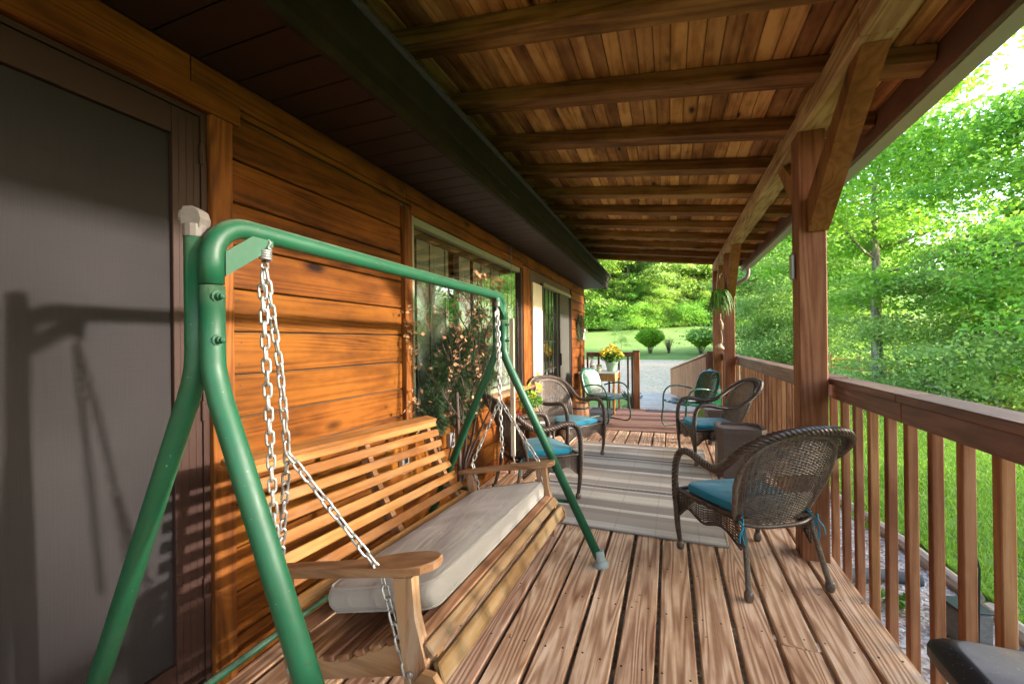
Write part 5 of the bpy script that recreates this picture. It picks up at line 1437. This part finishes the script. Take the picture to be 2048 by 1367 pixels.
# ---- split rail fence
fe = empty('split_rail_fence', (9.6, 26.6, gz(9.6, 26.6)), label='orange brown split rail fence beyond the lawn at the right', cat='fence')
FE = Vector(fe.location)
fpts = [(7.9, 26.4), (9.15, 26.6), (10.2, 26.5), (11.4, 26.2)]
for x, y in fpts:
    z = gz(x, y); board('fence_post', (.13, .13, 1.15), M['fencewood'], Vector((x, y, z+.5))-FE, fe, .01)
for (a, b_) in zip(fpts, fpts[1:]):
    for h in (.35, .80):
        pa = Vector((a[0], a[1], gz(*a)+h))-FE; pb = Vector((b_[0], b_[1], gz(*b_)+h+.03))-FE
        MB().tube([pa, pa.lerp(pb, .5)+Vector((0, 0, .02)), pb], [.04, .05, .038], 6).build('fence_rail', M['fencewood'], fe)
# ---- plants by the ramp and the bed
def clump(mb, c, n, L, w, rnd, spread=1.0):
    for _ in range(n):
        a = rnd.uniform(0, 6.28); l_ = L*rnd.uniform(.6, 1.15); ti = rnd.uniform(.35, 1.0)*spread
        d_ = Vector((math.cos(a), math.sin(a), 0)); e = Vector((-d_.y, d_.x, 0)); p = Vector(c)+d_*rnd.uniform(0, .04)
        q1 = p+d_*l_*.45*ti+Vector((0, 0, l_*.55)); q2 = p+d_*l_*1.0*ti+Vector((0, 0, l_*.55*(1.1-ti*.6)))
        mb.add([p-e*w*.1, p+e*w*.1, q1+e*w*.5, q1-e*w*.5, q2], [(0, 1, 2, 3), (3, 2, 4)])
M['hosta'] = leafmat('hosta_leaf', (.05, .16, .03), (.16, .28, .08), (.50, .58, .32), .25)
for i, (x, y, L, n, lab) in enumerate(((-1.15, 9.2, .5, 60, 'variegated hosta growing beyond the end railing under the pine table'), (-.95, 9.9, .55, 60, 'green and white hosta beside the ramp, left of the end post'), (-1.6, 9.6, .5, 60, 'leafy hosta close to the house corner beyond the end railing'), (-.85, 11.0, .45, 46, 'small leafy plant half way down the left side of the ramp'))):
    mb = MB(); clump(mb, (0, 0, 0), n, L, .13, rnd); mb.build('hosta_plant', M['hosta'] if i < 3 else M['leaf_plant'], None, (x, y, -.555), label=lab, cat='plant')
mb = MB(); 
for _ in range(60):
    a = rnd.uniform(0, 6.28); t = rnd.uniform(.1, .22)
    mb.tube([(0, 0, 0), (t*.5*math.cos(a), t*.5*math.sin(a), .25), (t*math.cos(a)*1.3, t*math.sin(a)*1.3, rnd.uniform(.3, .5))], .008, 4, cap=False)
mb.build('dark_grass_clump', plain('purple_blade', (.06, .05, .07), .6), None, (-.86, 10.3, -.35), label='dark purple spiky clump beside the end post of the porch', cat='plant')
# bed edging, rocks and oddments seen through the balusters
for i, (x, y, a, L, lab) in enumerate(((2.03, 3.0, 3, 1.5, 'nearest weathered edging log of the bed beside the lawn'), (1.92, 4.6, 5, 1.45, 'middle weathered edging log of the bed'), (1.73, 6.1, 8, 1.4, 'farthest weathered edging log of the bed'), (2.06, 1.4, 0, 1.5, 'edging log lowest in the photo beside the white rock'))):
    MB().tube([(0, -L/2, 0), (.01, 0, .005), (0, L/2, 0)], [.055, .06, .052], 9).build('edging_log', M['log'], None, (x, y, gz(x, y)+.035), rot=(0, 0, R(a)), label=lab, cat='log', group='logs edging the bed')
def rock_mesh(seed, s):
    r = random.Random(seed); mb = MB(); V = []; n, m_ = 10, 7
    for j in range(m_+1):
        for i in range(n):
            a = 6.283*i/n; b_ = math.pi*j/m_; q = 1+r.uniform(-.14, .14)
            V.append((s[0]*q*math.sin(b_)*math.cos(a), s[1]*q*math.sin(b_)*math.sin(a), s[2]*q*math.cos(b_)))
    mb.add(V, [(j*n+i, j*n+(i+1) % n, (j+1)*n+(i+1) % n, (j+1)*n+i) for j in range(m_) for i in range(n)]); return mb
rock_mesh(3, (.11, .075, .05)).build('pale_rock', M['rock'], None, (1.86, 3.15, -.53), rot=(0, 0, .7), smooth=True, label='white rock lying against the edging log beyond the balusters', cat='rock')
ub = empty('utility_box', (1.68, 3.38, -.55), .2, label='dark grey utility box standing in the bed beyond the balusters', cat='box')
MB().box(-.09, .09, -.08, .08, 0, .20, .012).build('body', plain('grey_box', (.10, .09, .085), .6, 0, .2, 12, dirt=(.25, .2, .15)), ub); MB().box(-.095, .095, -.085, .085, .202, .218, .006).build('lid', M['darkmetal'], ub)
MB().tube(crom([(1.02, 3.6, -.44), (1.3, 3.85, -.47), (1.55, 4.0, -.51), (1.75, 4.02, -.52)], 5), .045, 10).build('drain_pipe', M['rubber'], None, smooth=True, label='black flexible drain pipe lying across the bed', cat='pipe')
mb = MB(); clump(mb, (0, 0, 0), 34, .16, .05, rnd); mb.build('small_plant', M['leaf_plant'], None, (1.45, 3.62, -.555), label='small lime green plant beside the black drain pipe', cat='plant')
ys_ = empty('yard_stake', (1.62, 3.15, -.56), label='thin dark metal stake standing in the bed', cat='stake')
MB().tube([(0, 0, 0), (.01, 0, .55), (0, .01, .62)], .006, 5).build('rod', M['darkmetal'], ys_)
# pebbles in the bed
r = np.random.default_rng(9); mb = MB()
for i in range(1500):
    x = r.uniform(.95, 1.95); y = r.uniform(.6, 7.5); s = r.uniform(.01, .028); a = r.uniform(0, 6.28)
    c, s_ = math.cos(a)*s, math.sin(a)*s
    mb.add([(x-c, y-s_, -.555), (x+s_*.7, y-c*.7, -.555), (x+c, y+s_, -.555), (x-s_*.7, y+c*.7, -.555), (x, y, -.555+s*.6)], [(0, 1, 4), (1, 2, 4), (2, 3, 4), (3, 0, 4)])
mb.build('bed_pebbles', M['rock'], None, label='pale pebbles and chips scattered over the bed beside the deck', cat='pebbles', kind='stuff')
# grass blades of the nearer lawn
n = 160000; y = r.uniform(1.0, 16, n); x = 1.75+r.random(n)**1.3*9.5
x = np.where(y > 5, np.maximum(x, 1.2), np.maximum(x, 2.1))
zz = np.array([gz(a, b_) for a, b_ in zip(x, y)]); P = np.stack([x, y, zz], 1)
hh = r.uniform(.03, .075, n)[:, None]; an = r.uniform(0, 6.28, n); d_ = np.stack([np.cos(an), np.sin(an), np.zeros(n)], 1); w_ = .0045+.0009*y[:, None]*.8
V = np.empty((n, 3, 3)); V[:, 0] = P-d_*w_; V[:, 1] = P+d_*w_; V[:, 2] = P+np.array([0, 0, 1])*hh+np.stack([r.normal(size=n), r.normal(size=n), np.zeros(n)], 1)*hh*.45
me = bpy.data.meshes.new('grass'); me.vertices.add(n*3); me.vertices.foreach_set('co', V.reshape(-1).astype(np.float32)); me.loops.add(n*3); me.loops.foreach_set('vertex_index', np.arange(n*3, dtype=np.int32))
me.polygons.add(n); me.polygons.foreach_set('loop_start', np.arange(0, n*3, 3, dtype=np.int32)); me.polygons.foreach_set('loop_total', np.full(n, 3, dtype=np.int32)); me.materials.append(M['grassblade']); me.update()
inst('grass_blades', me, label='short bright green grass of the lawn beside the porch', cat='grass', kind='stuff')

# ================================================================== SMALL THINGS ON THE HOUSE AND POSTS
# decorative twig tree with dried blossoms behind the swing
rd2 = random.Random(19)
tw = empty('blossom_twig_tree', (-1.42, 2.66, 0), label='bare decorative twig tree with small dried blossoms standing before the picture window', cat='twig tree')
mb = MB(); bl_ = MB(); tips = []
def grow(p, d_, L, r0, depth):
    P = [p]; n = 4
    for i in range(n):
        d_ = (d_+Vector((rd2.gauss(0, .16), rd2.gauss(0, .16), rd2.gauss(.04, .10)))).normalized(); P.append(P[-1]+d_*L/n)
    mb.tube(P, [r0*(1-.5*i/n) for i in range(n+1)], 5, cap=False)
    if depth >= 2:
        for q in P[1:]:
            if rd2.random() < .55: tips.append(q)
    if depth < 3:
        for _ in range(3 if depth else 6):
            k = rd2.randint(2, n); a = rd2.uniform(0, 6.28); s = Vector((math.cos(a)*.5, math.sin(a), rd2.uniform(.3, 1.2))).normalized()
            grow(P[k], (d_*.5+s*.8).normalized(), L*rd2.uniform(.5, .75), r0*.5, depth+1)
    else: tips.append(P[-1])
for dx, dy, dz, L in ((0, 0, 1, .95), (.1, -.22, 1, .80), (0, .24, 1, .80), (-.02, .10, 1, 1.0)):
    grow(Vector((0, 0, .02)) if dx == 0 and dy == 0 else Vector((dx*.2, dy*.05, .35)), Vector((dx, dy, dz)).normalized(), L, .013, 0)
# keep the twigs between the wall and the swing
mb.v = [(min(.20, max(-.15, v[0])), .03+v[1]*.62, min(1.78, v[2]*.90)) for v in mb.v]
mb.tube([(0, 0, 0), (.005, .01, .5), (0, -.01, .95)], [.017, .015, .012], 7)
mb.build('branches', M['twig'], tw, smooth=True)
for q in tips:
    if rd2.random() < .62: flower_mb(bl_, (min(.20, max(-.15, q.x)), .03+q.y*.62, min(1.78, q.z*.90)), .015, rd2, 5, 1.0, .3)
bl_.build('blossoms', M['blossom'], tw)
MB().lathe([(.07, 0), (.09, .10), (.095, .16), (.085, .16), (.08, .13), (.0, .13)], 18).build('pot', M['darkmetal'], tw, smooth=True)
def needles(path, rad, n, seed, L=.06, closed=False):
    r = np.random.default_rng(seed); P = [Vector(p) for p in path]; V = []; F = []
    m_ = len(P); vs_, fs_ = [], []
    for i in range(n):
        q = r.random()*(m_ if closed else m_-1); k = int(q); a = P[k].lerp(P[(k+1) % m_], q-k); t = (P[(k+1) % m_]-P[k]).normalized()
        rr_ = rad*r.random()**.6; nrm = Vector(r.normal(size=3)); nrm -= t*nrm.dot(t); nrm.normalize()
        p = a+nrm*rr_; d_ = (nrm*.9+t*r.uniform(-.6, 1.2)+Vector(r.normal(size=3))*.35).normalized(); e = d_.cross(Vector(r.normal(size=3))).normalized()*.0022
        b = len(vs_); l_ = L*r.uniform(.5, 1.2)
        vs_ += [tuple(p-e), tuple(p+e), tuple(p+d_*l_)]; fs_.append((b, b+1, b+2))
    me = bpy.data.meshes.new('needles'); me.from_pydata(vs_, [], fs_); me.materials.append(M['needle']); me.update(); return me
wr = empty('pine_wreath', (-1.545, 3.0, 1.05), label='large dark pine wreath hung in front of the picture window behind the twig tree', cat='wreath')
ringp = [(.0, .27*math.cos(a), .25*math.sin(a)) for a in [2*math.pi*i/40 for i in range(40)]]
inst('needles', needles(ringp, .11, 17000, 3, .075, True), wr)
MB().tube(ringp, .02, 6, closed=True).build('ring', M['twig'], wr)
ga = empty('pine_garland', (-1.55, 2.50, 1.0), label='dark pine garland drooping over the left end of the window sill', cat='garland')
gp = [(.02, .12, .12), (.03, .05, .03), (.04, -.02, -.08), (.04, -.03, -.20), (.05, .06, -.28)]
inst('needles', needles(crom(gp, 4), .055, 4500, 4, .06), ga); MB().tube(crom(gp, 4), .010, 5).build('stem', M['twig'], ga)
# front branches of greenery right of the trunk
gb = empty('pine_sprays', (-1.50, 3.15, 1.32), label='silvery green pine sprays at the upper right of the wreath', cat='greenery')
for i, (a, b_) in enumerate((((0, 0, 0), (.05, .28, .12)), ((0, 0, -.05), (.06, .30, -.10)), ((0, -.1, .05), (.04, .02, .26)), ((0, .1, -.25), (.06, .33, -.34)))):
    inst('spray', needles([a, Vector(a).lerp(Vector(b_), .5), b_], .03, 1200, 20+i, .055), gb)
    MB().tube([a, b_], .004, 4).build('stem', M['twig'], gb)
# wreath on the far wall
w2 = empty('small_wreath', (-1.585, 7.86, 1.56), label='round green wreath with a white bow on the far siding by the house corner', cat='wreath')
r2 = [(.0, .17*math.cos(a), .19*math.sin(a)) for a in [2*math.pi*i/24 for i in range(24)]]
inst('needles', needles(r2, .07, 4200, 8, .045, True), w2); MB().tube(r2, .02, 6, closed=True).build('ring', M['twig'], w2)
bw = MB()
for s in (1, -1):
    bw.tube(crom([(.06, .02, -.06), (.09, .02+s*.07, -.03), (.10, .02+s*.10, -.07), (.07, .02, -.07)], 4), .016, 5)
    bw.tube([(.07, .02, -.07), (.08, .02+s*.05, -.16), (.07, .02+s*.06, -.22)], .014, 5)
bw.build('bow', M['white'], w2)
# hanging fern on the far post
fn = empty('hanging_fern', (.665, 6.50, 1.78), label='green fern in a bracket basket on the far timber post', cat='fern')
mb = MB()
for i in range(46):
    a = rnd.uniform(0, 6.28); L = rnd.uniform(.11, .21); up = rnd.uniform(.02, .24); d_ = Vector((math.cos(a), math.sin(a), 0)); e = Vector((-d_.y, d_.x, 0))
    P = [Vector((0, 0, .02))+d_*L*t+Vector((0, 0, up*math.sin(t*2.6)-.32*t**3*L/.3)) for t in [k/11 for k in range(12)]]
    for k in range(1, 12):
        w_ = .032*math.sin(math.pi*(k/12)**.6); q = P[k]-P[k-1]
        for s in (1, -1): mb.add([P[k-1], P[k-1]+q*.8, P[k]+e*s*w_+q*.5, P[k-1]+e*s*w_+q*.2], [(0, 1, 2, 3)])
mb.build('fronds', M['fern'], fn)
MB().lathe([(.03, -.10), (.075, -.05), (.09, .02), (.08, .02), (.06, -.03)], 16).build('basket', M['terracotta'], fn, smooth=True)
MB().tube([(0, 0, .02), (0, 0, .42), (.03, .05, .45), (.05, .10, .45)], .004, 5).build('hanger', M['darkmetal'], fn)
gd = empty('hanging_gourd', (.665, 6.46, 1.62), label='tan gourd dipper hanging on a cord below the fern', cat='ornament')
MB().tube([(0, 0, .05), (0, 0, -.10), (.01, 0, -.22)], .003, 4).build('cord', M['pale_wood'], gd)
MB().tube([(0, 0, -.04), (.015, 0, -.10), (.02, 0, -.18)], [.014, .02, .012], 8).build('bead', M['bronze'], gd, smooth=True)
MB().tube(crom([(.012, 0, -.22), (.018, 0, -.30), (.010, 0, -.36), (-.004, 0, -.39), (-.015, 0, -.43), (-.02, 0, -.455)], 4), [.007]*5+[.009]*5+[.018, .026, .034, .044, .054, .060, .060, .052, .040, .022, .004][:11], 12).build('gourd', M['bronze'], gd, smooth=True)
# thermometer tube on the near post
th = empty('post_thermometer', (.704, 2.99, 1.74), label='grey metal tube thermometer fixed to the left face of the near post', cat='thermometer')
MB().box(-.012, .012, -.018, .018, -.078, .078, .006).build('case', M['pewter'], th); MB().tube([(.015, 0, .05), (.0, 0, .05)], .005, 6).build('bracket', M['darkmetal'], th)
# pale strip hanging by the window and its chime
ps = empty('hanging_wood_strip', (-.985, 2.62, 1.0), label='long pale wooden strip hanging upright behind the far end of the swing', cat='strip')
MB().box(-.015, .015, -.008, .008, -.46, .46, .003).build('strip', M['pale_wood'], ps)
MB().tube([(0, 0, -.46), (.01, 0, -.50), (0, 0, -.53), (.01, 0, -.57)], .005, 5).build('hook', M['galv'], ps); MB().tube([(0, 0, .46), (0, 0, 1.68)], .0009, 4).build('cord', M['darkmetal'], ps)
# wind ornament under the far rafter
wc = empty('wind_spinner', (.12, 8.3, 2.50), label='small dark wire spinner hanging from the last rafter', cat='ornament')
MB().tube([(0, 0, .18), (0, 0, -.05)], .0025, 4).build('cord', M['darkmetal'], wc)
for z, s in ((-.05, .035), (-.14, .045), (-.24, .03)):
    MB().tube([(-s, 0, z), (0, s*.5, z+s), (s, 0, z), (0, -s*.5, z-s)], .004, 4, closed=True).build('diamond', M['darkmetal'], wc)
# outlets on the siding behind the swing
for (y, z, lab) in ((2.9, .54, 'grey weatherproof outlet box on the siding below the window sill'), (2.28, .52, 'grey outlet box on the siding seen through the swing back slats')):
    ob = empty('outlet_box', (-1.628, y, z), label=lab, cat='outlet', group='outlet boxes on the siding')
    MB().box(0, .035, -.036, .036, -.056, .056, .005).build('cover', M['pewter'], ob)
    for s in (-1, 1): MB().box(.0352, .039, -.017, .017, s*.026-.015, s*.026+.015, .003).build('socket', M['darkmetal'], ob)
# patterned bag and lime bucket behind the green chair
bg_ = empty('shopping_bag', (.62, 7.72, .001), label='blue, green and white patterned bag leaning by the far post', cat='bag')
mb = MB(); mb.prism([(-.16, 0), (.16, 0), (.17, .4), (.12, .74), (.02, .82), (-.10, .76), (-.17, .42)], 'y', -.07, .07); mb.build('bag', M['bag_green'], bg_)
for i in range(34):
    x, z = rnd.uniform(-.13, .13), rnd.uniform(.10, .70); s = rnd.uniform(.018, .04)
    MB().prism([(x-s, z), (x, z-s*1.2), (x+s, z+s*.3), (x+s*.2, z+s)], 'y', -.0735-.0004*i, -.0705).build('patch', M[rnd.choice(('bag_white', 'bag_blue', 'bag_white'))], bg_)
bk = empty('lime_bucket', (.50, 7.30, .009), label='lime green plastic bucket behind the green chair near the far post', cat='bucket')
MB().lathe([(.10, 0), (.13, .26), (.138, .26), (.138, .28), (.125, .28), (.122, .26), (.095, .012)], 22).build('body', M['lime_bucket'], bk, smooth=True)
MB().tube([(.135*math.cos(a), .02, .27-.10*math.sin(a)) for a in [math.pi*i/12 for i in range(13)]], .004, 5).build('handle', M['galv'], bk)
# leftover red flowers behind the wicker chair by the window
mb = MB(); 
for _ in range(5): flower_mb(mb, (rnd.uniform(-.04, .04), rnd.uniform(-.04, .04), rnd.uniform(.04, .09)), .03, rnd, 6, .8)
rp = empty('red_flower_pot', (-1.44, 3.98, .493), label='tiny red flowers at the back of the small table', cat='potted plant')
mb.build('blossoms', M['red'], rp); MB().lathe([(.03, 0), (.042, .05), (.0, .05)], 14).build('pot', M['terracotta'], rp, smooth=True)
